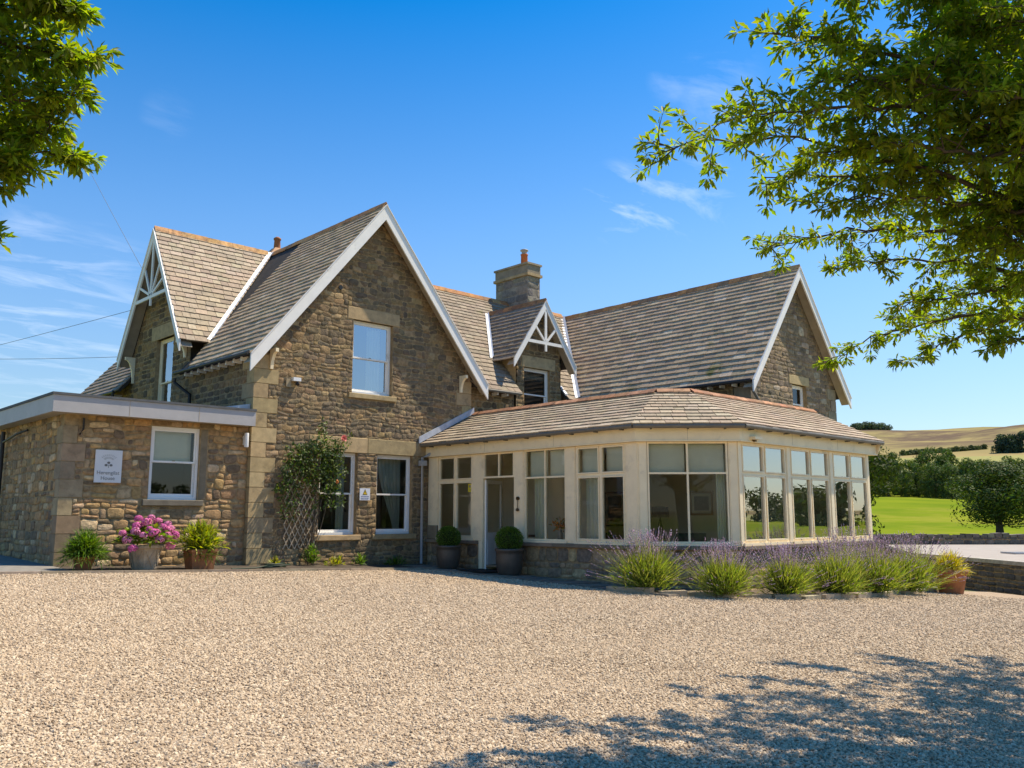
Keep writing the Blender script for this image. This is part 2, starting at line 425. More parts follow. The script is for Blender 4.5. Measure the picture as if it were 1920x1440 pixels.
def warp2(p, amt, seed):
    v = noise.noise_vector(Vector((p[0] * 2.3 + seed, p[1] * 2.3 - seed, seed * 0.37)))
    w = noise.noise_vector(Vector((p[0] * 6.1 - seed, p[1] * 6.1, seed * 1.7)))
    return (p[0] + v.x * amt + w.x * amt * 0.5, p[1] + v.y * amt + w.y * amt * 0.5)

def stone_polys(poly, keep, st, seed):
    rng = random.Random(seed)
    x0, x1 = min(p[0] for p in poly), max(p[0] for p in poly)
    y0, y1 = min(p[1] for p in poly), max(p[1] for p in poly)
    out = []; y = y0
    while y < y1 - 0.02:
        h = rng.uniform(*st['h'])
        if rng.random() < 0.18: h *= 1.35
        if y1 - (y + h) < 0.1: h = y1 - y
        x = x0 - rng.uniform(0, 0.3)
        while x < x1:
            w = rng.uniform(*st['w']) * (0.75 + h * 1.4)
            cells = [(x, x + w, y, y + h)]
            if h > 0.2 and rng.random() < st['split']:
                m = y + h * rng.uniform(0.38, 0.62)
                cells = [(x, x + w, y, m), (x, x + w, m, y + h)]
                if w > 0.34 and rng.random() < 0.5:
                    q = x + w * rng.uniform(0.35, 0.65); c = cells.pop(rng.randrange(2))
                    cells += [(x, q, c[2], c[3]), (q, x + w, c[2], c[3])]
            for a, b, c, d in cells:
                # corners and edge midpoints wander together with their neighbours
                p = [warp2(q, st['warp'], seed) for q in ((a, c), (b, c), (b, d), (a, d))]
                out.append(p)
            x += w
        y += h
    res = []
    for p in out:
        p = in_convex(p, poly)
        if not p: continue
        ps = [p]
        for r in keep: ps = minus_rect(ps, r)
        for q in ps:
            q = inset(q, st['joint'] * rng.uniform(0.7, 1.5))
            if q and area(q) > 0.0035: res.append(q)
    return res, rng

def stone_piece(q, rng, st, P, thing, holder, n, mat=None, kind='stone'):
    # knock the corners off, then raise a slightly domed, uneven face
    m = len(q); ring = []
    for i in range(m):
        a, b, c = q[i - 1], q[i], q[(i + 1) % m]
        t = rng.uniform(0.10, 0.26)
        ring.append((b[0] + (a[0] - b[0]) * t, b[1] + (a[1] - b[1]) * t))
        ring.append((b[0] + (c[0] - b[0]) * t, b[1] + (c[1] - b[1]) * t))
    k = len(ring); cx = sum(p[0] for p in ring) / k; cy = sum(p[1] for p in ring) / k
    d = rng.uniform(*st['proud']); sx, sy = rng.uniform(-0.05, 0.05), rng.uniform(-0.05, 0.05)
    vs = [P(p[0], p[1], -0.012) for p in ring]
    vs += [P(p[0], p[1], d * 0.75) for p in ring]
    vs += [P(cx + (p[0] - cx) * 0.90, cy + (p[1] - cy) * 0.86, d + rng.uniform(-0.003, 0.006) + (p[0] - cx) * sx + (p[1] - cy) * sy) for p in ring]
    vs.append(P(cx + rng.uniform(-0.03, 0.03), cy, d + rng.uniform(0.0, 0.010)))
    fs = [(i, (i + 1) % k, k + (i + 1) % k, k + i) for i in range(k)]
    fs += [(k + i, k + (i + 1) % k, 2 * k + (i + 1) % k, 2 * k + i) for i in range(k)]
    fs += [(2 * k + i, 2 * k + (i + 1) % k, 3 * k) for i in range(k)]
    piece(thing, kind, holder, view_score(P(cx, cy, 0), n, abs(area(q))), vs, fs, vary(pick(st['pal'], rng), 0.16, rng), mat or M['stone'], True)

def wall(thing, parent, name, o, u, poly, holes=(), keep=(), st=FACADE, seed=1, reveal=0.24, label=None, mat=None):
    """mortared wall in the plane through o along u; poly in (s, z); real openings with reveals; stones registered as pieces"""
    o, u = Vector(o), Vector(u).normalized(); n = u.cross(Z)
    P = lambda s, z, d: o + u * s + Z * z + n * d
    mb = MB(); ps = [poly]
    for r in holes: ps = minus_rect(ps, r)
    for p in ps: mb.add([P(a, b, 0) for a, b in p], [list(range(len(p)))])
    for a, b, c, d in holes:
        for (s0, z0), (s1, z1) in (((a, c), (a, d)), ((a, d), (b, d)), ((b, d), (b, c)), ((b, c), (a, c))):
            mb.add([P(s0, z0, 0), P(s1, z1, 0), P(s1, z1, -reveal), P(s0, z0, -reveal)], [(0, 1, 2, 3)])
    w = mb.build(name, mat or M['mortar'], parent)
    if label: w['label'] = label
    if st:
        qs, rng = stone_polys(poly, list(holes) + list(keep), st, seed)
        for q in qs: stone_piece(q, rng, st, P, thing, w, n)
    return w

SAND = (0.43, 0.315, 0.165)
def block(holder, P, s0, s1, z0, z1, d0, d1, name, rng=RNG, col=SAND, mat=None, bev=0.012):
    """a dressed block with softened edges, from depth d0 to d1"""
    a = lambda s, z, d: P(s, z, d)
    b = min(bev, (s1 - s0) * 0.2, (z1 - z0) * 0.2)
    vs = [a(s0, z0, d0), a(s1, z0, d0), a(s1, z1, d0), a(s0, z1, d0), a(s0, z0, d1 - b), a(s1, z0, d1 - b), a(s1, z1, d1 - b), a(s0, z1, d1 - b),
          a(s0 + b, z0 + b, d1), a(s1 - b, z0 + b, d1), a(s1 - b, z1 - b, d1), a(s0 + b, z1 - b, d1)]
    fs = [(0, 3, 2, 1), (0, 1, 5, 4), (1, 2, 6, 5), (2, 3, 7, 6), (3, 0, 4, 7), (4, 5, 9, 8), (5, 6, 10, 9), (6, 7, 11, 10), (7, 4, 8, 11), (8, 9, 10, 11)]
    return MB().add(vs, fs, vary(col, 0.12, rng)).build(name, mat or M['ashlar'], holder)

def roof_plane(thing, holder, pts, eave_dir, gauge, widths, pal, holes=(), seed=1, mat=None, thick=0.10, slates=True, amt=0.11):
    """sloping slab over the convex 3D polygon pts (first point on the eave), slated in staggered courses"""
    pts = [Vector(p) for p in pts]; o = pts[0]; e = Vector(eave_dir).normalized()
    nrm = Vector((0, 0, 0))
    for i in range(len(pts)): nrm += (pts[i] - o).cross(pts[(i + 1) % len(pts)] - o)
    nrm.normalize()
    if nrm.z < 0: nrm = -nrm
    g = nrm.cross(e).normalized()
    if g.z < 0: g = -g
    flip = e.cross(g).dot(nrm) < 0
    P = lambda a, b, d: o + e * a + g * b + nrm * d
    p2 = [((p - o).dot(e), (p - o).dot(g)) for p in pts]
    if area(p2) < 0: p2.reverse()
    mb = MB(); ps = [p2]
    for r in holes: ps = minus_rect(ps, r)
    for p in ps: mb.prism([P(a, b, -thick) for a, b in p], nrm * thick)
    slab = mb.build('roof_deck', M['board'], holder)
    if not slates: return P
    rng = random.Random(seed)
    a0, a1 = min(p[0] for p in p2), max(p[0] for p in p2); b1 = max(p[1] for p in p2)
    b = -0.06; row = 0
    while b < b1:
        gg = gauge * rng.uniform(0.96, 1.04) * (1.0 - 0.22 * max(0, b) / max(b1, 0.1))
        a = a0 - rng.uniform(0.0, 1.0) * widths[1]
        while a < a1 + 0.03:
            w = rng.uniform(*widths)
            jt = rng.uniform(-0.010, 0.010)
            q = [(a + 0.006, b + jt), (a + w - 0.006, b + jt + rng.uniform(-0.008, 0.008)), (a + w - 0.006, b + gg + 0.05), (a + 0.006, b + gg + 0.05)]
            c2 = [(x, y) for x, y in p2]
            # let the first course and the verges oversail a little
            cc = [(x + (0.03 if x >= a1 - 1e-4 else (-0.03 if x <= a0 + 1e-4 else 0)), y - (0.07 if y < 1e-4 else 0)) for x, y in c2]
            q = in_convex(q, cc)
            qs = [q] if q else []
            for r in holes: qs = minus_rect(qs, r)
            for q in qs:
                if area(q) < 0.004: continue
                k = len(q); lift = rng.uniform(0.0, 0.008)
                hgt = lambda y: 0.039 + lift - 0.033 * (y - b) / (gg + 0.05)
                vs = [P(x, y, -0.004) for x, y in q] + [P(x, y, hgt(y)) for x, y in q]
                top = list(range(k, 2 * k)); sides = [(i, (i + 1) % k, k + (i + 1) % k, k + i) for i in range(k)]
                if flip: top.reverse(); sides = [tuple(reversed(s_)) for s_ in sides]
                cx = sum(x for x, _ in q) / k; cy = sum(y for _, y in q) / k
                piece(thing, 'slate', holder, view_score(P(cx, cy, 0), nrm, area(q)), vs, [top] + sides, vary(pick(pal, rng), amt, rng), mat or M['slate'])
            a += w
        b += gg; row += 1
    return P

CLAY = [((0.46, 0.22, 0.075), 4), ((0.38, 0.18, 0.07), 3), ((0.50, 0.29, 0.12), 2), ((0.26, 0.15, 0.08), 1.5)]
def ridge_tiles(holder, a, b, d1, d2, length=0.46, pal=CLAY, width=0.19, seed=3, lift=0.065):
    """angular clay ridge tiles laid from a to b; d1, d2 are the down-slope directions of the two sides"""
    rng = random.Random(seed); a, b = Vector(a), Vector(b); L = (b - a).length; t = (b - a) / L
    n = max(1, round(L / length)); d1, d2 = Vector(d1).normalized(), Vector(d2).normalized()
    up = Vector((0, 0, 1))
    for i in range(n):
        s0, s1 = L * i / n + 0.004, L * (i + 1) / n - 0.004
        j = rng.uniform(-0.006, 0.006)
        o = up * (lift + 0.035 + j)
        prof = [d1 * width + up * (lift + 0.012 + j), o + up * 0.012, d2 * width + up * (lift + 0.012 + j), d2 * width + up * (lift - 0.014 + j), o - up * 0.02, d1 * width + up * (lift - 0.014 + j)]
        vs = [a + t * s0 + p for p in prof] + [a + t * s1 + p + up * 0.004 for p in prof]
        fs = [(k, (k + 1) % 6, 6 + (k + 1) % 6, 6 + k) for k in range(6)] + [(5, 4, 1, 0), (4, 3, 2, 1), (6, 7, 10, 11), (7, 8, 9, 10)]
        c = vary(pick(pal, rng), 0.15, rng)
        MB().add(vs, fs, c).build('ridge_tile', M['ridge'], holder)

def frame_bars(mb, P, s0, s1, z0, z1, d0, d1, w, wb=None, col=(1, 1, 1)):
    """four bars round a rectangle, butted end to end"""
    wb = wb or w
    def bar(a, b, c, d): mb.obox(P(a, c, d0), P(b, c, d0) - P(a, c, d0), P(a, d, d0) - P(a, c, d0), P(a, c, d1) - P(a, c, d0), col)
    bar(s0, s0 + w, z0, z1); bar(s1 - w, s1, z0, z1); bar(s0 + w, s1 - w, z0, z0 + wb); bar(s0 + w, s1 - w, z1 - w, z1)

def pbox(mb, P, s0, s1, z0, z1, d0, d1, col=(1, 1, 1)):
    o = P(s0, z0, d0); return mb.obox(o, P(s1, z0, d0) - o, P(s0, z1, d0) - o, P(s0, z0, d1) - o, col)

def plane_of(o, u):
    o, u = Vector(o), Vector(u).normalized(); n = u.cross(Z)
    return lambda s, z, d: o + u * s + Z * z + n * d

def pane(holder, P, s0, s1, z0, z1, d, glass):
    mb = MB(); mb.add([P(s0, z0, d), P(s1, z0, d), P(s1, z1, d), P(s0, z1, d)], [(0, 1, 2, 3)])
    return mb.build('pane', M[glass], holder)

def drape(holder, P, s0, s1, z0, z1, d, mat, folds=7, amp=0.035, name='curtain', pinch=None):
    """hanging cloth with folds; pinch = (height, share, side) gathers it to one side"""
    mb = MB(); nx, nz = folds * 8, 10; vs = []
    for j in range(nz + 1):
        t = j / nz; z = z0 + (z1 - z0) * t
        for i in range(nx + 1):
            f = i / nx
            a, b = s0, s1
            if pinch:
                k = 1 - math.sin(min(1.0, t / 1.0) * math.pi / 2) ** 1.4
                if pinch > 0: a = s0 + (s1 - s0) * 0.72 * k
                else: b = s1 - (s1 - s0) * 0.72 * k
            s_ = a + (b - a) * f
            vs.append(P(s_, z, d + amp * math.sin(f * folds * 2 * math.pi + 0.6 * math.sin(t * 3)) + amp * 0.3 * math.sin(f * 23)))
    fs = [(j * (nx + 1) + i, j * (nx + 1) + i + 1, (j + 1) * (nx + 1) + i + 1, (j + 1) * (nx + 1) + i) for j in range(nz) for i in range(nx)]
    mb.add(vs, fs, (1, 1, 1), 0, True)
    return mb.build(name, M[mat], holder)

def sash_window(parent, P, s0, s1, z0, z1, glass='glass', setback=0.13, paint='white', sill=True, lintel=None, meet=0.5, sill_col=SAND, label=None):
    """vertically sliding sash: box frame, two sashes one behind the other, panes, stone sill and lintel"""
    mb = MB(); d1 = -setback; d0 = d1 - 0.12
    frame_bars(mb, P, s0 + 0.002, s1 - 0.002, z0 + 0.002, z1 - 0.002, d0, d1, 0.065, 0.075)
    w = mb.build('window', M[paint], parent)
    if label: w['label'] = label
    zm = z0 + (z1 - z0) * meet
    a, b = s0 + 0.068, s1 - 0.068
    up, lo = MB(), MB()
    frame_bars(up, P, a, b, zm - 0.025, z1 - 0.068, d1 - 0.065, d1 - 0.025, 0.048, 0.045)
    frame_bars(lo, P, a, b, z0 + 0.078, zm + 0.02, d1 - 0.112, d1 - 0.072, 0.048, 0.075)
    pbox(lo, P, a, b, zm + 0.021, zm + 0.028, d1 - 0.11, d1 - 0.07)
    so = up.build('sash', M[paint], w); sl = lo.build('sash', M[paint], w)
    pane(w, P, a + 0.046, b - 0.046, zm + 0.018, z1 - 0.114, d1 - 0.045, glass)
    pane(w, P, a + 0.046, b - 0.046, z0 + 0.151, zm - 0.026, d1 - 0.092, glass)
    # sash catch on the meeting rail
    k = MB(); pbox(k, P, (a + b) / 2 - 0.03, (a + b) / 2 + 0.03, zm + 0.02, zm + 0.035, d1 - 0.06, d1 - 0.015); k.build('sash_catch', M['brass'], w)
    if sill:
        block(w, P, s0 - 0.14, s1 + 0.14, z0 - 0.15, z0, -setback, 0.075, 'sill', col=sill_col)
    if lintel:
        l0, l1, lz = lintel
        block(w, P, l0, l1, z1, lz, -0.1, 0.022, 'lintel')
    return w

def room(holder, x0, x1, y0, y1, z0, z1, open_side, col='room'):
    """dark box added behind a window to block stray light, open on the window side"""
    mb = MB(); v = [(x0, y0, z0), (x1, y0, z0), (x1, y1, z0), (x0, y1, z0), (x0, y0, z1), (x1, y0, z1), (x1, y1, z1), (x0, y1, z1)]
    sides = {'floor': (0, 1, 2, 3), 'ceil': (4, 5, 6, 7), '-y': (0, 1, 5, 4), '+x': (1, 2, 6, 5), '+y': (2, 3, 7, 6), '-x': (3, 0, 4, 7)}
    for k, f in sides.items():
        if k != open_side: mb.add([v[i] for i in f], [(0, 1, 2, 3)])
    return mb.build('blocker_lining', M[col], holder)

def barge(holder, a, b, out, depth=0.27, thick=0.05, mat='white', name='bargeboard', cut=True):
    """board along the rake from eave a to ridge b, thickness towards out; ends cut plumb"""
    a, b, out = Vector(a), Vector(b), Vector(out).normalized()
    return MB().prism([a, b, b - Z * depth, a - Z * depth], out * thick).build(name, M[mat], holder)
# ---------------------------------------------------------------- the stone house
H = empty('stone_house', (0, 0, 0), label='large stone country house with steep slate gables behind the gravel yard', cat='house')
XU, YU = Vector((1, 0, 0)), Vector((0, -1, 0))         # u of walls facing the front / facing left
SLATE_CROSS = [((0.364, 0.288, 0.203), 6), ((0.339, 0.266, 0.185), 5), ((0.388, 0.313, 0.225), 3), ((0.308, 0.241, 0.170), 2)]  # slate tones of the left cross gable roof
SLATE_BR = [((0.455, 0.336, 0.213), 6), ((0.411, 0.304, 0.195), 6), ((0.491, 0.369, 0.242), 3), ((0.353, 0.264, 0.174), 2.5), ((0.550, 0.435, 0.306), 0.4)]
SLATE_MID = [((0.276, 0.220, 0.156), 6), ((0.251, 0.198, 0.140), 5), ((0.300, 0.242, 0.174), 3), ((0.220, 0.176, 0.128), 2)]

# main gable: ridge over x = 3.9, rake at y = -0.4
MC, MZ, MS = 3.9, 10.82, 1.226
mz = lambda x: MZ - MS * abs(x - MC)
MW = 7.75
Pf = plane_of((0, 0, 0), XU)
up_w = (3.12, 4.56, 4.93, 7.16); gw1 = (2.12, 3.38, 0.77, 3.15); gw2 = (4.08, 5.40, 0.77, 3.15)
QH = 0.405
quoin_z = [-0.35 + i * QH for i in range(16)]
keep = [(2.9, 4.80, 7.16, 7.54), (2.96, 4.72, 4.76, 4.93), (1.75, 6.10, 3.15, 3.60), (1.96, 3.54, 0.60, 0.77), (3.92, 5.56, 0.60, 0.77)]
for i, z in enumerate(quoin_z):
    if z + QH < mz(0) - 0.1: keep.append((-0.1, 0.72 if i % 2 else 0.42, z, z + QH))
    if 4.3 < z and z + QH < mz(MW) - 0.1: keep.append((MW - (0.62 if i % 2 else 0.38), MW + 0.1, z, z + QH))
front = wall('house', H, 'wall', (0, 0, 0), XU, [(0, -0.45), (MW, -0.45), (MW, mz(MW) - 0.17), (MC, MZ - 0.17), (0, mz(0) - 0.17)], [up_w, gw1, gw2], keep, FACADE, 5, label='tall front gable wall of grey brown rubble')
rq = random.Random(4)
for i, z in enumerate(quoin_z):
    wf, ws = (0.72, 0.40) if i % 2 else (0.42, 0.68)
    if z + QH < mz(0) - 0.1:
        mb = MB(); b = 0.008
        mb.box(-0.022, -0.022, z + b, wf - 0.01, ws, z + QH - b, vary(SAND, 0.14, rq)); mb.build('quoin', M['ashlar'], front)
    if 4.3 < z and z + QH < mz(MW) - 0.1:
        w2 = 0.62 if i % 2 else 0.38
        MB().box(MW - w2 + 0.01, -0.022, z + b, MW + 0.022, 0.3, z + QH - b, vary(SAND, 0.14, rq)).build('quoin', M['ashlar'], front)
w = sash_window(H, Pf, *up_w, glass='glass_sky', lintel=(2.9, 4.80, 7.54), label='tall upstairs sash window mirroring the blue sky')
drape(w, Pf, 3.85, 4.36, 4.98, 7.05, -0.42, 'curtain', 5)
w = sash_window(H, Pf, *gw1, label='ground floor sash window half hidden by the rose')
drape(w, Pf, 2.95, 3.22, 0.82, 3.05, -0.45, 'curtain_green', 3)
w = sash_window(H, Pf, *gw2, label='ground floor sash window with a tied back curtain')
drape(w, Pf, 4.40, 5.26, 0.82, 3.05, -0.45, 'curtain_green', 6, pinch=1)
for a, b in ((1.75, 3.72), (3.728, 5.52), (5.528, 6.10)):
    block(front, Pf, a, b, 3.152, 3.60, -0.1, 0.022, 'lintel_stone')
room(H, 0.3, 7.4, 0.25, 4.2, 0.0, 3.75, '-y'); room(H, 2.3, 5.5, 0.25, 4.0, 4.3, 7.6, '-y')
b = 0.008
# round vent high in the gable
mb = MB(); mb.tube([(2.62, -0.03, 8.05), (2.62, 0.02, 8.05)], 0.07, 12); mb.build('vent', M['black'], H)

# left flank and the cross gable that faces left (plane x = 0)
Pl = plane_of((0, 0, 0), YU)
wz = lambda y: 10.82 - 1.58 * abs(y - 6.75)
lw = (-7.05, -5.65, 4.45, 7.10)
keep = [(-7.5, -5.2, 7.10, 7.58)]
for i, z in enumerate(quoin_z):
    keep.append((-(0.40 if i % 2 else 0.68), 0.1, z, z + QH))
wall('house', H, 'wall', (0, 0, 0), YU, [(-4.30, 3.6), (-0.02, 3.6), (-0.02, mz(0) - 0.17), (-4.30, mz(0) - 0.17)], [], keep, COURSED, 8, label='left flank wall of squared dark stones above the flat roof')
wall('house', H, 'wall', (0, 0, 0), YU, [(-9.2, 3.6), (-4.30, 3.6), (-4.30, wz(4.3) - 0.19), (-6.75, 10.6), (-9.2, wz(9.2) - 0.19)], [lw], keep, COURSED, 9, label='stone cross gable wall facing left')
wall('house', H, 'wall', (0, 0, 0), YU, [(-13.6, 3.6), (-9.2, 3.6), (-9.2, 6.03), (-13.6, 6.03)], [], [], COURSED, 10, label='low rear stone wall under the sweeping eaves')
sash_window(H, Pl, *lw, glass='glass_sky', lintel=(-7.5, -5.2, 7.58), sill=False, paint='cream', meet=0.45, label='tall narrow sash window in the left cross gable')
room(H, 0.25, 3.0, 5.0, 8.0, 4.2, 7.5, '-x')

# middle range, set back, with the gabled dormer
Pm = plane_of((0, 0.3, 0), XU)
wall('house', H, 'wall', (0, 0.3, 0), XU, [(MW + 0.01, 3.4), (10.05, 3.4), (10.05, 5.93), (MW + 0.01, 5.93)], [], [], COURSED, 12, label='set back middle wall above the conservatory roof')
wall('house', H, 'wall', (0, 0.3, 0), XU, [(12.35, 3.4), (13.35, 3.4), (13.35, 5.93), (12.35, 5.93)], [], [], COURSED, 13)
dz = lambda x: 9.08 - 1.45 * abs(x - 11.2)
Pd = plane_of((0, 0.2, 0), XU)
dw = (10.45, 11.78, 4.70, 6.60)
wall('house', H, 'wall', (0, 0.2, 0), XU, [(10.05, 3.4), (12.35, 3.4), (12.35, dz(12.35) - 0.17), (11.2, 8.9), (10.05, dz(10.05) - 0.17)], [dw], [(10.30, 12.05, 6.60, 7.02)], COURSED, 14, label='narrow stone dormer wall')
sash_window(H, Pd, *dw, lintel=(10.30, 12.05, 7.02), paint='white', label='small dark sash window of the dormer')
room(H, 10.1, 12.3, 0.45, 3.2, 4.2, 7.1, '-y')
MB().prism([(10.05, 0.2, 5.9), (10.05, 1.36, 7.22), (10.05, 0.2, 7.22)], (0.06, 0, 0), vary(SAND, 0.05)).build('dormer_cheek', M['ashlar'], H)
MB().prism([(12.35, 0.2, 5.9), (12.35, 1.36, 7.22), (12.35, 0.2, 7.22)], (-0.06, 0, 0), vary(SAND, 0.05)).build('dormer_cheek', M['ashlar'], H)

# right wing: gable facing the front at y = -7.15
RC, RZ, RS = 16.2, 9.80, 1.30
rz_ = lambda x: RZ - RS * abs(x - RC)
Pr = plane_of((0, -7.15, 0), XU)
rw = (16.0, 16.95, 4.45, 5.75)
keep = [(15.8, 17.15, 5.75, 6.06)]
for i in range(8):
    z = 3.4 + i * QH
    if z + QH < rz_(19.05) - 0.15: keep += [(13.3, 13.35 + (0.6 if i % 2 else 0.36), z, z + QH), (19.05 - (0.6 if i % 2 else 0.36), 19.1, z, z + QH)]
rg = wall('house', H, 'wall', (0, -7.15, 0), XU, [(13.35, 3.4), (19.05, 3.4), (19.05, rz_(19.05) - 0.17), (RC, RZ - 0.17), (13.35, rz_(13.35) - 0.17)], [rw], keep, GREY, 21, label='grey stone gable wall of the right wing')
for i in range(8):
    z = 3.4 + i * QH
    if z + QH < rz_(19.05) - 0.15:
        wq = 0.6 if i % 2 else 0.36
        MB().box(13.328, -7.172, z + 0.008, 13.35 + wq - 0.01, -7.15 + (0.36 if i % 2 else 0.6), z + QH - 0.008, vary((0.27, 0.22, 0.15), 0.14, rq)).build('quoin', M['ashlar'], rg)
        MB().box(19.05 - wq + 0.01, -7.172, z + 0.008, 19.072, -6.7, z + QH - 0.008, vary((0.27, 0.22, 0.15), 0.14, rq)).build('quoin', M['ashlar'], rg)
sash_window(H, Pr, *rw, lintel=(15.8, 17.15, 6.06), label='small sash window in the right wing gable')
room(H, 15.4, 17.6, -6.9, -4.5, 4.2, 6.1, '-y')
wall('house', H, 'wall', (13.35, 0, 0), YU, [(-0.3, 3.4), (6.5, 3.4), (6.5, 5.95), (-0.3, 5.95)], [], [], COURSED, 22, label='side wall of the right wing under the long eaves')
MB().prism([(19.05, -7.15, 0), (19.05, 4, 0), (19.05, 4, 5.9), (19.05, -7.15, 5.9)], (-0.3, 0, 0)).build('wall', M['mortar'], H)

# ---- roofs
def roof_obj(label):
    o = bpy.data.objects.new('roof', None); COL.objects.link(o); o.parent = H; o['label'] = label
    return o
r_main = roof_obj('steep main gable roof of brown stone slates')
e0 = MZ - MS * 4.2
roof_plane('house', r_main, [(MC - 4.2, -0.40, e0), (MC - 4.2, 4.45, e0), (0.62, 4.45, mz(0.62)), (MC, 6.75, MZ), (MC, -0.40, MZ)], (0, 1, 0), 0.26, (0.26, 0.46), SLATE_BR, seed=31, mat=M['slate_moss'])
roof_plane('house', r_main, [(MC + 4.2, -0.40, e0), (MC + 4.2, 7.6, e0), (MC, 7.6, MZ), (MC, -0.40, MZ)], (0, 1, 0), 0.5, (0.4, 0.6), SLATE_MID, seed=32, slates=False)
MB().prism([(MC + 4.24, -0.42, e0 - 0.02), (MC, -0.42, MZ + 0.03), (MC, -0.42, MZ + 0.0), (MC + 4.24, -0.42, e0 - 0.05)], (0, 7.5, 0), (0.2, 0.16, 0.12)).build('slate_edge', M['slate'], r_main)
ridge_tiles(r_main, (MC, -0.44, MZ), (MC, 7.5, MZ), (-1, 0, -MS), (1, 0, -MS), seed=33)
r_cross = roof_obj('sunlit slate roof of the left cross gable')
we = wz(4.15)
roof_plane('house', r_cross, [(-0.40, 4.15, we), (0.55, 4.15, we), (3.85, 6.75, 10.82), (-0.40, 6.75, 10.82)], (1, 0, 0), 0.24, (0.26, 0.44), SLATE_CROSS, seed=34, amt=0.16)
roof_plane('house', r_cross, [(-0.40, 9.35, we), (3.85, 9.35, we), (3.85, 6.75, 10.82), (-0.40, 6.75, 10.82)], (1, 0, 0), 0.24, (0.26, 0.44), SLATE_CROSS, slates=False)
ridge_tiles(r_cross, (-0.44, 6.75, 10.82), (3.7, 6.75, 10.82), (0, -1, -1.58), (0, 1, -1.58), seed=35, pal=[((0.50, 0.28, 0.11), 4), ((0.44, 0.25, 0.11), 3), ((0.36, 0.21, 0.10), 2)])
r_rear = roof_obj('low sweeping rear slate roof at the far left')
roof_plane('house', r_rear, [(-0.5, 9.0, 5.60), (-0.5, 13.9, 5.60), (3.9, 13.9, 10.6), (3.9, 9.0, 10.6)], (0, 1, 0), 0.26, (0.28, 0.46), SLATE_MID, seed=36)
r_mid = roof_obj('set back middle roof of sunlit slates')
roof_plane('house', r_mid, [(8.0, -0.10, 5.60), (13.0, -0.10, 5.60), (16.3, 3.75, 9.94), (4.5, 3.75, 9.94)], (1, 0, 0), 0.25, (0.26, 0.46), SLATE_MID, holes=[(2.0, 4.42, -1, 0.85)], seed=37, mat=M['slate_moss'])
MB().prism([(4.5, 7.0, 6.3), (16.3, 7.0, 6.3), (16.3, 3.75, 9.94), (4.5, 3.75, 9.94)], (0, 0, -0.1)).build('roof_deck', M['board'], r_mid)
ridge_tiles(r_mid, (4.6, 3.75, 9.94), (16.2, 3.75, 9.94), (0, -1, -1.13), (0, 1, -1.13), seed=38)
r_dor = roof_obj('small gabled dormer roof with clay ridge')
roof_plane('house', r_dor, [(9.64, -0.15, dz(9.64)), (9.64, 0.98, dz(9.64)), (11.2, 3.0, 9.08), (11.2, -0.15, 9.08)], (0, 1, 0), 0.23, (0.24, 0.40), SLATE_MID, seed=39, thick=0.08)
roof_plane('house', r_dor, [(12.76, -0.15, dz(12.76)), (12.76, 0.98, dz(12.76)), (11.2, 3.0, 9.08), (11.2, -0.15, 9.08)], (0, 1, 0), 0.23, (0.24, 0.40), SLATE_MID, seed=40, thick=0.08)
ridge_tiles(r_dor, (11.2, -0.2, 9.08), (11.2, 2.95, 9.08), (-1, 0, -1.45), (1, 0, -1.45), seed=41, width=0.15)
r_wing = roof_obj('broad right wing roof of dark brown slates')
re = rz_(12.95)
roof_plane('house', r_wing, [(12.95, -7.5, re), (12.95, -0.1, re), (RC, 3.65, RZ), (RC, -7.5, RZ)], (0, 1, 0), 0.265, (0.28, 0.52), SLATE_BR, seed=42, mat=M['slate_moss'])
roof_plane('house', r_wing, [(19.45, -7.5, re), (19.45, 3.6, re), (RC, 3.6, RZ), (RC, -7.5, RZ)], (0, 1, 0), 0.265, (0.28, 0.52), SLATE_BR, slates=False)
ridge_tiles(r_wing, (RC, -7.55, RZ), (RC, 3.6, RZ), (-1, 0, -RS), (1, 0, -RS), seed=43)

# ---- bargeboards, soffits, brackets, gable trusses
def rake(holder, apex, fl, fr, out, depth, soffit, thick=0.05):
    """bargeboards on both rakes of a gable with boarded soffits behind them"""
    apex, fl, fr, out = Vector(apex), Vector(fl), Vector(fr), Vector(out)
    for f in (fl, fr):
        barge(holder, f, apex, out, depth, thick)
        # thin capping fillet above the board
        MB().prism([f + Z * 0.03 + out * 0.0, apex + Z * 0.03, apex + Z * 0.002, f + Z * 0.002], out * (thick + 0.03)).build('verge_fillet', M['white'], holder)
        q = [f - Z * 0.19 - out * 0.002, apex - Z * 0.19 - out * 0.002, apex - Z * 0.19 - out * soffit, f - Z * 0.19 - out * soffit]
        MB().prism(q, -Z * 0.015).build('soffit', M['soffit'], holder)
rake(r_main, (MC, -0.40, MZ - 0.01), (MC - 4.25, -0.40, e0 - 0.07), (MC + 4.25, -0.40, e0 - 0.07), (0, -1, 0), 0.46, 0.37)
rake(r_cross, (-0.40, 6.75, 10.81), (-0.40, 4.12, wz(4.12)), (-0.40, 9.38, wz(9.38)), (-1, 0, 0), 0.36, 0.37)
rake(r_dor, (11.2, -0.15, 9.07), (9.60, -0.15, dz(9.60)), (12.80, -0.15, dz(12.80)), (0, -1, 0), 0.30, 0.33, 0.045)
rake(r_wing, (RC, -7.5, RZ - 0.01), (12.9, -7.5, rz_(12.9)), (19.5, -7.5, rz_(19.5)), (0, -1, 0), 0.36, 0.33)

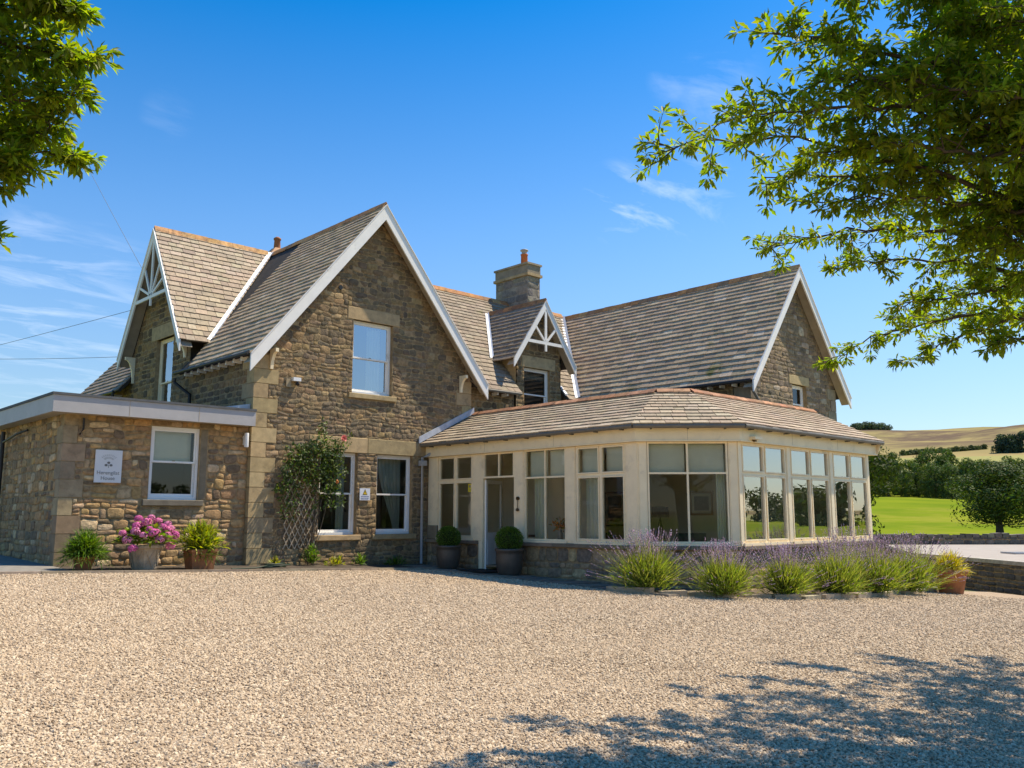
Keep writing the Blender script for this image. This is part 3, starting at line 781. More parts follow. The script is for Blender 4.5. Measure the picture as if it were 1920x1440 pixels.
def truss(holder, A, side, half, z_c, z_top, out, fan):
    """collar, king post and raking struts in the head of a gable; A(s, z) gives points, s = 0 on the centre line"""
    o = Vector(out) * 0.05
    def stick(p, q, w, name):
        p, q = Vector(A(*p)), Vector(A(*q)); d = (q - p).normalized(); n = d.cross(o).normalized() * w
        MB().prism([p - n, q - n, q + n, p + n], o).build(name, M['white'], holder)
    stick((-half, z_c), (half, z_c), 0.055, 'collar_beam')
    stick((0, z_c + 0.055), (0, z_top), 0.05, 'king_post'); stick((0, z_c - 0.30), (0, z_c - 0.055), 0.045, 'pendant')
    for s_, (x, z) in [(s_, f) for f in fan for s_ in (-1, 1)]:
        stick((0.05 * s_, z_c + 0.06), (x * s_, z), 0.038, 'strut')
truss(r_cross, lambda s, z: (-0.385, 6.75 + s, z), 1, 1.42, 8.48, 10.45, (-1, 0, 0), [(0.62, 9.50), (1.05, 8.98)])
truss(r_dor, lambda s, z: (11.2 + s, -0.135, z), 1, 0.98, 7.50, 8.72, (0, -1, 0), [(0.52, 8.08)])

def bracket(holder, p, out, down=0.55, reach=0.33, w=0.09, side=(1, 0, 0)):
    """curved timber bracket under the foot of a gable"""
    p, out, side = Vector(p), Vector(out), Vector(side)
    pts = [p, p + out * reach, p + out * reach - Z * 0.10]
    for i in range(1, 6):
        t = i / 6 * math.pi / 2; pts.append(p + out * (0.06 + (reach - 0.08) * (1 - math.sin(t))) - Z * (0.10 + (down - 0.10) * (1 - math.cos(t))))
    pts += [p + out * 0.06 - Z * down, p - Z * down]
    return MB().prism(pts, side * w).build('bracket', M['cream'], holder)
bracket(H, (0.42, -0.02, 5.88), (0, -1, 0)); bracket(H, (7.25, -0.02, 5.88), (0, -1, 0))
bracket(H, (-0.02, 4.55, 6.75), (-1, 0, 0), side=(0, 1, 0)); bracket(H, (-0.02, 8.85, 6.75), (-1, 0, 0), 0.9, side=(0, 1, 0))

def rafter_feet(holder, p, q, out, step=0.46, h=0.10, d=0.26):
    p, q, out = Vector(p), Vector(q), Vector(out); L = (q - p).length; t = (q - p) / L
    for i in range(int(L / step)):
        a = p + t * (0.2 + i * step)
        MB().obox(a, t * 0.055, out * d, (0, 0, h)).build('rafter_foot', M['white'], holder)
def gutter(holder, p, q, r=0.06, mat='iron'):
    return MB().tube([p, q], r, 8).build('gutter', M[mat], holder)
rafter_feet(H, (-0.022, 4.2, 5.52), (-0.022, 0.0, 5.52), (-1, 0, 0), h=0.13)
gutter(H, (MC - 4.28, -0.36, e0 - 0.02), (MC - 4.28, 4.5, e0 - 0.02))
rafter_feet(H, (8.3, 0.278, 5.42), (10.05, 0.278, 5.42), (0, -1, 0), d=0.3); gutter(H, (8.2, -0.14, 5.53), (10.0, -0.14, 5.53), 0.05, 'greygutter')
rafter_feet(H, (13.328, 0.0, 5.42), (13.328, -7.0, 5.42), (-1, 0, 0)); gutter(H, (12.9, -7.45, re - 0.05), (12.9, 0.2, re - 0.05), 0.06, 'iron')
rafter_feet(H, (10.03, 0.9, dz(10.0) - 0.40), (10.03, 0.0, dz(10.0) - 0.40), (-1, 0, 0), h=0.08, d=0.2)
rafter_feet(H, (-0.022, 13.4, 5.45), (-0.022, 9.5, 5.45), (-1, 0, 0)); gutter(H, (-0.55, 9.2, 5.55), (-0.55, 13.9, 5.55))
# downpipes
MB().tube([(MC - 4.28, 4.45, 5.5), (MC - 4.28, 4.45, 5.35), (-0.12, 3.9, 4.95), (-0.12, 3.9, 4.1)], 0.055, 8).build('downpipe', M['iron'], H)
MB().tube([(-0.55, 9.3, 5.5), (-0.55, 9.3, 5.3), (-0.45, 8.3, 4.8), (-0.2, 7.9, 4.6), (-0.12, 7.8, 4.1)], 0.055, 8).build('downpipe', M['iron'], H)
MB().tube([(12.95, -7.2, 5.45), (13.1, -7.28, 5.4), (14.05, -7.28, 4.55), (14.1, -7.28, 4.0)], 0.045, 8).build('downpipe', M['greygutter'], H)

def valley(holder, a, b, s1, s2, w=0.16, lift=0.055, mat='lead'):
    """folded metal sheet along a valley; s1, s2 point up the two roof slopes"""
    a, b, s1, s2 = Vector(a), Vector(b), Vector(s1).normalized() * w, Vector(s2).normalized() * w
    l = Z * lift
    MB().add([a + l, b + l, b + s1 + l, a + s1 + l, a + s2 + l, b + s2 + l], [(0, 1, 2, 3), (1, 0, 4, 5)]).build('valley_flashing', M[mat], holder)
M['zinc'] = material('pale_flashing', (0.66, 0.68, 0.72), 0.4, n_scale=4, n_amt=0.12)
valley(r_cross, (0.55, 4.15, we), (3.85, 6.75, 10.82), (1, -0.3, 0.9), (-1, 0.0, 0.05), 0.11, 0.075, 'zinc')
valley(r_dor, (9.64, 1.0, dz(9.64)), (11.15, 2.97, 9.02), (-1, 0, 0.02), (0.9, 0, 1.1), 0.11, 0.11, 'zinc')
valley(r_wing, (12.95, -0.1, 5.60), (RC, 3.7, RZ + 0.05), (-1, 0.1, 0.02), (0.3, -1, 0.35), 0.12, 0.075, 'zinc')
MB().prism([(12.40, 0.0, 5.72), (12.40, 1.3, 7.15), (12.54, 1.3, 7.15), (12.54, 0.0, 5.72)], (0, 0, 0.05)).build('soaker_flashing', M['zinc'], r_dor)

# ---- chimneys
ch = MB()
ch.box(12.95, 2.55, 8.0, 13.65, 4.45, 10.95); chim = ch.build('chimney', material('chimney_stone', (0.30, 0.26, 0.20), 0.9, n_scale=3, n_amt=0.35, bump=0.6, b_scale=14, stain=((0.14, 0.12, 0.10), 2.5, 0.52, 0.7)), H)
chim['label'] = 'tall stone chimney stack on the middle ridge'
st_ = dict(COURSED, pal=[((0.30, 0.25, 0.18), 5), ((0.24, 0.21, 0.16), 4), ((0.20, 0.18, 0.15), 3)], h=(0.28, 0.36), w=(0.4, 0.75), warp=0.015, proud=(0.0, 0.012))
for oo, uu, L in (((12.95, 2.55, 0), YU, (-4.45, -2.55)), ((0, 2.55, 0), XU, (12.95, 13.65))):
    oo = Vector((12.95, 0, 0)) if uu is YU else Vector((0, 2.55, 0))
    P_ = plane_of(oo, uu)
    qs, rg_ = stone_polys([(L[0], 8.9), (L[1], 8.9), (L[1], 10.95), (L[0], 10.95)], [], st_, 3)
    for q in qs: stone_piece(q, rg_, st_, P_, 'house', chim, uu.cross(Z))
MB().box(12.87, 2.47, 10.95, 13.73, 4.53, 11.06, SAND).build('string_course', M['ashlar'], chim)
MB().box(12.93, 2.53, 11.06, 13.67, 4.47, 11.42, (0.28, 0.235, 0.165)).build('cap', M['ashlar'], chim)
MB().box(12.88, 2.48, 11.42, 13.72, 4.52, 11.50, (0.33, 0.27, 0.18)).build('cap', M['ashlar'], chim)
pot = MB(); pot.lathe([(0.15, 0), (0.14, 0.45), (0.16, 0.47), (0.16, 0.5), (0.11, 0.5)], 16, (13.3, 3.1, 11.5)); po = pot.build('chimney_pot', material('orange_clay', (0.52, 0.15, 0.045), 0.8, n_scale=6, n_amt=0.2), chim)
pt = MB(); pt.lathe([(0.11, 0), (0.11, 0.14), (0.17, 0.15), (0.17, 0.19), (0.08, 0.23)], 16, (13.3, 3.1, 12.0)); pt.build('cowl', M['greypipe'], chim)
c2 = MB(); c2.box(4.8, 8.6, 9.0, 5.7, 9.4, 11.45, (0.33, 0.22, 0.14)); ch2 = c2.build('chimney', M['ashlar'], H); ch2['label'] = 'squat rear chimney behind the main ridge'
MB().add([(4.75, 8.55, 11.45), (5.75, 8.55, 11.45), (5.75, 9.45, 11.45), (4.75, 9.45, 11.45), (5.1, 8.85, 11.86), (5.4, 8.85, 11.86), (5.4, 9.15, 11.86), (5.1, 9.15, 11.86)], [(0, 1, 5, 4), (1, 2, 6, 5), (2, 3, 7, 6), (3, 0, 4, 7), (4, 5, 6, 7), (3, 2, 1, 0)], (0.46, 0.27, 0.15)).build('cap', M['ashlar'], ch2)
pot = MB(); pot.lathe([(0.14, 0), (0.12, 0.34), (0.15, 0.36), (0.15, 0.42), (0.07, 0.48)], 14, (5.25, 9.0, 11.86)); pot.build('chimney_pot', material('dull_clay', (0.36, 0.15, 0.07), 0.85, n_scale=6, n_amt=0.2), ch2)
# ---------------------------------------------------------------- flat roofed extension on the left
EXT = empty('flat_roof_extension', (-2.35, 0.15, 0.0), label='low stone extension with flat roof and deep grey fascia at the left', cat='extension')
Pe = plane_of((0, 0.15, 0), XU); Pes = plane_of((-4.65, 0, 0), YU)
ew = (-2.62, -1.36, 1.72, 3.56)
keep = [(-2.78, -1.20, 1.55, 1.72), (-1.36, -1.14, 1.72, 3.56)]
for i in range(10):
    keep.append((-4.7, -4.65 + (0.50 if i % 2 else 0.30), -0.35 + i * 0.42, -0.35 + (i + 1) * 0.42))
wall('ext', EXT, 'wall', (0, 0.15, 0), XU, [(-4.65, -0.35), (-0.024, -0.35), (-0.024, 3.72), (-4.65, 3.72)], [ew], keep, WARM, 51, label='sunlit front wall of mixed tan rubble')
ws_ = wall('ext', EXT, 'wall', (-4.65, 0, 0), YU, [(-7.6, -0.35), (-0.15, -0.35), (-0.15, 3.72), (-7.6, 3.72)], [], [(-(0.15 + 0.3), 0, -1, 4)], WARM, 52, label='shaded side wall of the extension')
for i in range(10):
    z = -0.35 + i * 0.42
    if z + 0.42 > 3.72: break
    MB().box(-4.67, 0.13, z + 0.008, -4.65 + (0.50 if i % 2 else 0.30) - 0.01, 0.15 + (0.30 if i % 2 else 0.45), z + 0.412, vary((0.30, 0.22, 0.13), 0.2, rq)).build('quoin', M['ashlar'], EXT)
w = sash_window(EXT, Pe, *ew, setback=0.06, paint='white', meet=0.52, sill_col=(0.20, 0.17, 0.13), label='white sash window with a lowered blind')
mb = MB(); pbox(mb, Pe, -2.5, -1.48, 2.66, 3.46, -0.30, -0.285)
for k in range(9): pbox(mb, Pe, -2.5, -1.48, 2.70 + k * 0.085, 2.704 + k * 0.085, -0.285, -0.280)
mb.build('blind', M['blind'], w)
block(EXT, Pe, -1.34, -1.16, 1.74, 3.54, -0.05, 0.012, 'jamb_stone', col=(0.26, 0.20, 0.13))
room(EXT, -3.6, -0.4, 0.42, 3.4, 0.0, 3.6, '-y')
fm = MB()
MB().box(-5.05, -0.30, 3.69, -0.06, -0.255, 4.08).build('fascia', M['fascia'], EXT)
MB().box(-5.05, -0.252, 3.69, -5.005, 7.9, 4.08).build('fascia', M['fascia'], EXT)
MB().box(-5.003, -0.252, 3.70, -0.06, 7.9, 3.735).build('soffit', M['soffit'], EXT)
MB().box(-5.08, -0.33, 4.083, -0.05, 7.9, 4.14).build('roof_edge', M['felt'], EXT)
MB().prism([(-0.9, 0.1, 4.165), (-0.03, 0.1, 4.165), (-0.03, 0.1, 4.33)], (0, 3.5, 0)).build('lead_apron', M['lead'], EXT)
# seams of the fascia boards
for x in (-3.35, -1.62): MB().box(x, -0.304, 3.675, x + 0.012, -0.300, 4.095).build('fascia_joint', M['soffit'], EXT)
MB().tube([(-4.78, 5.0, 3.6), (-4.78, 5.0, -0.1)], 0.055, 8).build('downpipe', M['iron'], EXT)
MB().tube([(-4.72, 2.9, 3.5), (-4.86, 3.3, 3.42), (-4.78, 5.0, 3.3)], 0.03, 8).build('waste_pipe', M['iron'], EXT)
MB().tube([(-4.25, 0.08, 3.62), (-4.25, 0.08, 3.35), (-4.32, 0.10, 3.22)], 0.025, 8).build('overflow_pipe', M['iron'], EXT)

# ---------------------------------------------------------------- conservatory
CON = empty('conservatory', (6.0, -4.0, gz(6, -4)), label='cream glazed conservatory with canted bay and low slate roof', cat='conservatory')
W = [Vector((6.0, -0.03, 0)), Vector((6.0, -8.35, 0)), Vector((7.75, -10.10, 0)), Vector((14.95, -10.10, 0))]
SEG = [(W[0], (W[1] - W[0])), (W[1], (W[2] - W[1])), (W[2], (W[3] - W[2]))]
PS = [plane_of(o, d) for o, d in SEG]; LEN = [d.length for o, d in SEG]
SILL, HEAD, TRANS = 0.66, 3.13, 2.36
sets = [[(0.0, 2.40), (4.10, LEN[0])], [(0.0, LEN[1])], [(0.0, LEN[2])]]
DWARF = dict(COURSED, pal=[((0.34, 0.25, 0.145), 6), ((0.25, 0.195, 0.13), 6), ((0.42, 0.31, 0.175), 4), ((0.18, 0.145, 0.105), 3)])
for k in range(3):
    o, d = SEG[k]
    for j, (a, b_) in enumerate(sets[k]):
        dw_ = wall('con', CON, 'dwarf_wall', o, d, [(a, -1.05), (b_, -1.05), (b_, 0.50), (a, 0.50)], [], [], DWARF, 60 + k * 3 + j, label=('low stone wall beside the door', 'low stone wall under the long glazing', 'low stone wall under the bay', 'low stone wall behind the lavender')[min(3, k + j + (k > 0))])
        a2, b2 = a - (0.0 if k == 0 and j == 0 else 0.03), b_ + (0.0 if k < 2 and b_ == LEN[k] else 0.03)
        pc = vary((0.24, 0.19, 0.13), 0.1)
        mb = MB(); P = PS[k]; n_ = max(1, round((b_ - a) / 1.3))
        for q in range(n_):
            s0, s1 = a + (b_ - a) * q / n_ + 0.003, a + (b_ - a) * (q + 1) / n_ - 0.003
            block(dw_, P, s0, s1, 0.503, 0.60, -0.22, 0.10 if k != 1 else 0.098, 'coping', col=(0.22, 0.175, 0.12))
# jamb wall of the main house beside the first window
block(CON, PS[0], 0.0, 0.46, 0.61, 1.02, -0.18, 0.02, 'stone_pier', col=(0.25, 0.20, 0.13))

def post(P, s0, s1, z0, z1, d0=-0.13, d1=0.0, name='post'):
    mb = MB(); pbox(mb, P, s0, s1, z0, z1, d0, d1); pbox(mb, P, s0 + 0.03, s1 - 0.03, z0 + 0.05, z1 - 0.03, d1 + 0.001, d1 + 0.012) if s1 - s0 > 0.2 else None
    return mb.build(name, M['cream'], CON)
def glazing(P, s0, s1, glass, casement, blind=None, curtain=None, label=None, z0=SILL, z1=HEAD, zt=TRANS):
    mb = MB(); fw = 0.042
    frame_bars(mb, P, s0 + 0.002, s1 - 0.002, z0, z1, -0.11, -0.01, fw)
    w = mb.build('window', M['cream'], CON)
    if label: w['label'] = label
    m = (s0 + s1) / 2; t = 0.024 if not casement else 0.034
    mb = MB(); pbox(mb, P, s0 + fw, s1 - fw, zt - t, zt + t, -0.10, -0.02); mb.build('transom', M['cream'], w)
    for za, zb in ((z0 + fw, zt - t), (zt + t, z1 - fw)):
        mb = MB(); pbox(mb, P, m - t, m + t, za, zb, -0.10, -0.02); mb.build('mullion', M['cream'], w)
        for a, b_ in ((s0 + fw, m - t), (m + t, s1 - fw)):
            if casement:
                c = MB(); frame_bars(c, P, a + 0.004, b_ - 0.004, za + 0.004, zb - 0.004, -0.085, 0.006, 0.034); c.build('casement', M['cream'], w)
                pane(w, P, a + 0.032, b_ - 0.032, za + 0.032, zb - 0.032, -0.045, glass)
            else:
                pane(w, P, a - 0.002, b_ + 0.002, za - 0.002, zb + 0.002, -0.06, glass)
            if blind is not None and zb > zt + 0.2:
                bl = MB(); pbox(bl, P, a + 0.03, b_ - 0.02, za - 0.02 - blind, zb, -0.20, -0.192)
                pbox(bl, P, a + 0.03, b_ - 0.02, za + 0.08, za + 0.088, -0.192, -0.186); pbox(bl, P, a + 0.03, b_ - 0.02, za + 0.17, za + 0.176, -0.192, -0.186)
                bl.build('blind', M['blind'], w)
    if curtain:
        for a, b_ in curtain: drape(w, P, a, b_, 0.10, 3.0, -0.32, 'curtain', 3, 0.03)
    sl = MB(); pbox(sl, P, s0 - 0.05, s1 + 0.05, 0.602, z0 - 0.002, -0.14, 0.05); sl.build('sill', M['cream'], w)
    return w
P0, P1, P2 = PS
post(P0, 0.02, 0.50, 1.025, HEAD); post(P0, 2.17, 2.60, 0.605, HEAD); post(P0, 3.92, 4.32, 0.605, HEAD); post(P0, 5.92, 6.27, 0.605, HEAD); post(P0, 7.96, 8.345, 0.605, HEAD)
post(P0, 2.44, 2.60, gz(6, -2.6), 0.60, d1=0.015, name='door_jamb'); post(P0, 3.92, 4.06, gz(6, -4), 0.60, d1=0.015, name='door_jamb')
glazing(P0, 0.52, 2.16, 'glass', True, label='leaded corner window beside the door' if False else 'four light casement window next to the downpipe')
glazing(P0, 4.33, 5.91, 'glass', False, blind=0.0, curtain=[(4.45, 4.85)], label='fixed window with a vase of dried flowers behind it')
glazing(P0, 6.28, 7.95, 'glass', True, blind=0.0, curtain=[(6.36, 6.85)], label='casement window nearest the bay')
post(P1, 0.02, 0.24, 0.605, HEAD); post(P1, LEN[1] - 0.24, LEN[1] - 0.02, 0.605, HEAD)
glazing(P1, 0.25, LEN[1] - 0.25, 'glass_cant', False, blind=0.0, curtain=[(LEN[1] - 0.50, LEN[1] - 0.28)], label='wide bay window with cream blinds in the upper lights')
edges = [(0.15, 2.30), (2.52, 4.67), (4.89, 7.04)]
post(P2, 0.02, 0.15, 0.605, HEAD)
for i, (a, b_) in enumerate(edges):
    glazing(P2, a, b_, 'glass_front', True, curtain=[(b_ - 0.75, b_ - 0.45)] if i < 2 else None, label=('left', 'middle', 'right')[i] + ' mirror bright window of the garden front')
    post(P2, b_ + 0.005, (edges[i + 1][0] if i < 2 else LEN[2]) - 0.005, 0.605, HEAD)
# entrance: transom lights over an inward opened half glazed door
mb = MB(); frame_bars(mb, P0, 2.605, 3.915, 2.40, HEAD, -0.11, -0.01, 0.05); tr_ = mb.build('fanlight', M['cream'], CON)
mb = MB(); pbox(mb, P0, 3.235, 3.285, 2.45, HEAD - 0.05, -0.10, -0.02); mb.build('mullion', M['cream'], tr_)
pane(tr_, P0, 2.65, 3.24, 2.445, HEAD - 0.045, -0.06, 'glass'); pane(tr_, P0, 3.28, 3.87, 2.445, HEAD - 0.045, -0.06, 'glass')
zb = gz(6, -3.2) + 0.06
ang = math.radians(114); hinge = P0(2.64, 0, -0.10)
du = (W[1] - W[0]).normalized() * math.cos(ang) + Vector((1, 0, 0)) * math.sin(ang)
Pdoor = plane_of(hinge, du)
door = MB(); frame_bars(door, Pdoor, 0, 1.18, 0.72, 2.36, -0.045, 0, 0.11); pbox(door, Pdoor, 0, 1.18, zb, 0.719, -0.045, 0)
for q in (0.08, 0.64): pbox(door, Pdoor, q, q + 0.46, zb + 0.12, 0.62, 0.001, 0.012)
dr = door.build('door', M['white'], CON)
pane(dr, Pdoor, 0.108, 1.072, 0.828, 2.252, -0.022, 'glass')
hd = MB(); hd.tube([Pdoor(1.10, 0.98, 0.0), Pdoor(1.10, 0.98, 0.05), Pdoor(0.99, 0.98, 0.055)], 0.012, 6); hd.build('handle', M['black'], dr)
# lantern style bell by the door
bl = MB(); bl.tube([P0(4.12, 1.80, 0.012), P0(4.12, 1.80, 0.07)], 0.05, 10); bl.tube([P0(4.12, 1.75, 0.05), P0(4.12, 1.52, 0.06)], 0.010, 6); bl.lathe([(0.008, 0), (0.05, 0.02), (0.045, 0.06), (0.012, 0.10)], 12, P0(4.12, 1.44, 0.06)); bl.build('door_bell', M['brass'], CON)

# fascia, gutter, roof
def offset_pts(d):
    """corners of the eaves line pushed out by d (negative: in)"""
    x0 = 6.0 - d; y2 = -10.10 - d; k = 6.0 - 8.35 - d * math.sqrt(2)       # canted side: x + y = -2.35 - d*sqrt2
    return [Vector((x0, -0.02, 0)), Vector((x0, k - x0, 0)), Vector((k - y2, y2, 0)), Vector((15.35, y2, 0))]
F1, F0 = offset_pts(0.10), offset_pts(-0.14)
for i in range(3):
    a, b_, c, d = F1[i], F1[i + 1], F0[i + 1], F0[i]
    e = Vector((0, 0, HEAD + 0.005))
    MB().prism([a + e, b_ + e, c + e, d + e], (0, 0, 0.36)).build('fascia', M['cream'], CON)
    # butt joints of the boards and a drip bead along the lower edge
    L = (b_ - a).length; t_ = (b_ - a) / L; n_ = t_.cross(Z)
    for q in range(1, max(2, int(L / 2.3))):
        p_ = a + t_ * (q * L / max(2, int(L / 2.3))) + e
        MB().obox(p_ + n_ * 0.0005 + Z * 0.004, t_ * 0.006, n_ * 0.002, (0, 0, 0.352)).build('board_joint', M['soffit'], CON)
    MB().obox(a + e + n_ * 0.001 + Z * 0.001, t_ * L, n_ * 0.018, (0, 0, 0.03)).build('drip_bead', M['cream'], CON)
G = offset_pts(0.29)
for i in range(3):
    mb = MB(); mb.tube([G[i] + Z * 3.50, G[i + 1] + Z * 3.50], 0.062, 10); g_ = mb.build('gutter', M['greygutter'], CON)
    L = (G[i + 1] - G[i]); n_ = int(L.length / 0.8)
    for q in range(n_):
        p = G[i] + L * ((q + 0.5) / n_); t = L.normalized()
        MB().obox(p + Z * 3.425 - t * 0.015, t * 0.03, (t.cross(Z)) * -0.16, (0, 0, 0.03)).build('gutter_bracket', M['iron'], g_)
EV, RD = offset_pts(0.27), offset_pts(-1.90)
CZ0, CZ1 = 3.56, 4.62
r_con = bpy.data.objects.new('roof', None); COL.objects.link(r_con); r_con.parent = CON; r_con.matrix_parent_inverse = wmat(CON).inverted(); r_con['label'] = 'shallow roof of pale brown stone slates'
SL_CON = [((0.363, 0.286, 0.192), 6), ((0.333, 0.261, 0.177), 5), ((0.393, 0.320, 0.225), 3), ((0.303, 0.237, 0.162), 3)]
SL_CON2 = [((0.390, 0.300, 0.212), 6), ((0.366, 0.278, 0.194), 5), ((0.420, 0.334, 0.243), 3), ((0.330, 0.250, 0.176), 2)]
RD[3] = Vector((15.35, RD[2].y, 0))
for i in range(3):
    q = [EV[i] + Z * CZ0, EV[i + 1] + Z * CZ0, RD[i + 1] + Z * CZ1, RD[i] + Z * CZ1]
    roof_plane('con', r_con, q, EV[i + 1] - EV[i], 0.255, (0.28, 0.50) if i != 1 else (0.26, 0.42), SL_CON if i < 2 else SL_CON2, seed=71 + i, thick=0.08, amt=0.11)
    t = (RD[i + 1] - RD[i]).normalized(); out = t.cross(Z)
    ridge_tiles(r_con, RD[i] + Z * CZ1, RD[i + 1] + Z * CZ1, out * 2.17 - Z * 1.06, -out * 2.0 - Z * 0.2, seed=75 + i, width=0.15, pal=[((0.36, 0.17, 0.085), 4), ((0.30, 0.15, 0.08), 3), ((0.42, 0.22, 0.12), 2)])
# flat deck behind the ridge and the lead step up the main wall
MB().prism([RD[0] + Z * (CZ1 - 0.05), RD[1] + Z * (CZ1 - 0.05), RD[2] + Z * (CZ1 - 0.05), Vector((13.3, RD[2].y, CZ1 - 0.05)), Vector((13.3, 0.2, CZ1 - 0.05)), Vector((RD[0].x, 0.2, CZ1 - 0.05))], (0, 0, -0.1)).build('flat_deck', M['felt'], r_con)
MB().prism([Vector((13.3, RD[2].y, CZ1 - 0.05)), Vector((15.35, RD[2].y, CZ1 - 0.05)), Vector((15.35, -7.2, CZ1 - 0.05)), Vector((13.3, -7.2, CZ1 - 0.05))], (0, 0, -0.1)).build('flat_deck', M['felt'], r_con)
MB().prism([EV[0] + Vector((-0.12, 0, CZ0 + 0.0)), RD[0] + Vector((-0.02, 0, CZ1 + 0.06)), RD[0] + Vector((-0.02, 0, CZ1 + 0.26)), EV[0] + Vector((-0.12, 0, CZ0 + 0.20))], (0, -0.035, 0)).build('lead_step', M['lead'], r_con)
# soffit and the ceiling inside
MB().prism([F0[0] + Z * 3.36, F0[1] + Z * 3.36, F0[2] + Z * 3.36, Vector((14.9, F0[2].y, 3.36)), Vector((14.9, -7.3, 3.36)), Vector((13.2, -7.3, 3.36)), Vector((13.2, 0.1, 3.36)), Vector((F0[0].x, 0.1, 3.36))], (0, 0, 0.04)).build('ceiling', material('ceiling_paint', (0.62, 0.58, 0.50), 0.9), CON)
# inner walls and floor
M['inner'] = material('inner_wall_paint', (0.74, 0.64, 0.47), 0.9, n_scale=1.5, n_amt=0.05)
MB().box(6.15, -0.06, -0.1, 13.2, -0.03, 3.36).build('inner_wall', M['inner'], CON)
MB().box(13.2, -7.3, -0.1, 13.24, -0.06, 3.36).build('inner_wall', M['inner'], CON)
MB().box(13.2, -7.34, -0.1, 14.9, -7.3, 3.36).build('inner_wall', M['inner'], CON)
MB().box(14.86, -10.0, -0.1, 14.9, -7.34, 3.36).build('inner_wall', M['inner'], CON)
MB().box(9.2, -3.9, -0.1, 9.32, -0.06, 3.36).build('inner_wall', M['inner'], CON)
MB().prism([(6.12, -0.02, -0.14), (6.12, -8.3, -0.14), (7.8, -9.96, -0.14), (14.9, -9.96, -0.14), (14.9, -7.2, -0.14), (13.2, -7.2, -0.14), (13.2, -0.02, -0.14)], (0, 0, 0.05)).build('floor', material('oak_floor', (0.30, 0.20, 0.12), 0.5, n_scale=4, n_amt=0.3, stretch=(1, 8, 1)), CON)
# outer end wall of the garden front
MB().box(14.955, -10.0, -1.0, 15.05, -7.2, 3.13).build('end_wall', M['cream'], CON)
MB().prism([Vector((15.34, EV[3].y, CZ0 - 0.05)), Vector((15.34, RD[2].y, CZ1 - 0.05)), Vector((15.34, -7.2, CZ1 - 0.05)), Vector((15.34, -7.2, 3.15)), Vector((15.34, EV[3].y + 0.15, 3.15))], (-0.03, 0, 0)).build('verge_board', M['cream'], CON)
# ---------------------------------------------------------------- the ground, the yard and the country behind
def on_y(px, py, y):
    d = at(px, py, 1.0) - CAM; return CAM + d * ((y - CAM.y) / d.y)

PROF = [(0, -0.6), (36, -0.65), (60, -0.6), (90, -0.35), (180, 4.7), (240, 8), (450, 27), (900, 72), (1600, 141), (1900, 143), (2800, 118)]
def prof(r):
    for (r0, h0), (r1, h1) in zip(PROF, PROF[1:]):
        if r <= r1:
            t = (r - r0) / (r1 - r0); return h0 + (h1 - h0) * t
    return PROF[-1][1]
def sstep(a, b, x):
    t = max(0.0, min(1.0, (x - a) / (b - a))); return t * t * (3 - 2 * t)
def terrain(x, y):
    r = math.hypot(x - CAM.x, y - CAM.y)
    near = gz(x, y) - 0.035 - 0.25 * sstep(2.0, 14.0, max(0, x - 12))
    far = prof(r)
    if r > 60:
        dx, dy = (x - CAM.x) / r, (y - CAM.y) / r
        lat = dx * RIGHT.x + dy * RIGHT.y
        far += (0.42 - lat) * 9.0 * sstep(60, 170, r) * (1 - sstep(230, 400, r)) * 0.9
        far += noise.noise(Vector((x * 0.004, y * 0.004, 3))) * 22 * sstep(300, 900, r) + noise.noise(Vector((x * 0.0013, y * 0.0013, 8))) * 16 * sstep(500, 1500, r)
    t = sstep(38, 62, r)
    az = math.degrees(math.atan2((x - CAM.x) * RIGHT.x + (y - CAM.y) * RIGHT.y, (x - CAM.x) * FWD_H.x + (y - CAM.y) * FWD_H.y))
    k = sstep(-5, 12, az) * (1 - sstep(38, 58, az))      # the valley side rises only beyond the right of the house
    far = -0.6 + (far + 0.6) * (0.06 + 0.94 * k)
    return near * (1 - t) + far * t
def polar(name, r0, r1, nr, na, mat, geom=False):
    vs, fs = [], []
    for i in range(nr + 1):
        t = i / nr; r = r0 * (r1 / r0) ** t if geom else r0 + (r1 - r0) * t
        for j in range(na):
            a = 2 * math.pi * j / na
            x, y = CAM.x + r * math.cos(a), CAM.y + r * math.sin(a); vs.append((x, y, terrain(x, y)))
    for i in range(nr):
        for j in range(na): fs.append((i * na + j, i * na + (j + 1) % na, (i + 1) * na + (j + 1) % na, (i + 1) * na + j))
    mb = MB(); mb.add(vs, fs, (1, 1, 1), 0, True)
    if r0 < 1: mb.add(vs[:na], [list(range(na))], (1, 1, 1), 0, True)
    return tag(mb.build(name, mat), kind='structure')
M['lawn'] = material('meadow_grass', (0.105, 0.165, 0.014), 0.9, n_scale=0.09, n_detail=12, color2=(0.20, 0.235, 0.018), spec=0.0, bump=0.5, b_scale=1.5, stain=((0.25, 0.235, 0.04), 0.035, 0.48, 0.66))
M['verge'] = material('earth_and_grass', (0.12, 0.15, 0.04), 0.95, n_scale=1.2, n_detail=6, color2=(0.16, 0.125, 0.075), bump=0.4, b_scale=20)
M['moor'] = material('dry_moorland', (0.33, 0.255, 0.12), 0.95, n_scale=0.012, n_detail=10, color2=(0.215, 0.19, 0.085), spec=0.0, stain=((0.135, 0.10, 0.072), 0.0055, 0.46, 0.58))
polar('ground', 0.5, 34, 30, 96, M['verge'])
polar('field', 34, 240, 50, 160, M['lawn'])
M['meadow'] = material('pale_meadow', (0.24, 0.245, 0.05), 0.95, n_scale=0.02, n_detail=7, color2=(0.27, 0.235, 0.07))
polar('meadow', 240, 450, 14, 200, M['meadow'])
polar('hillside', 450, 2800, 50, 240, M['moor'], True)

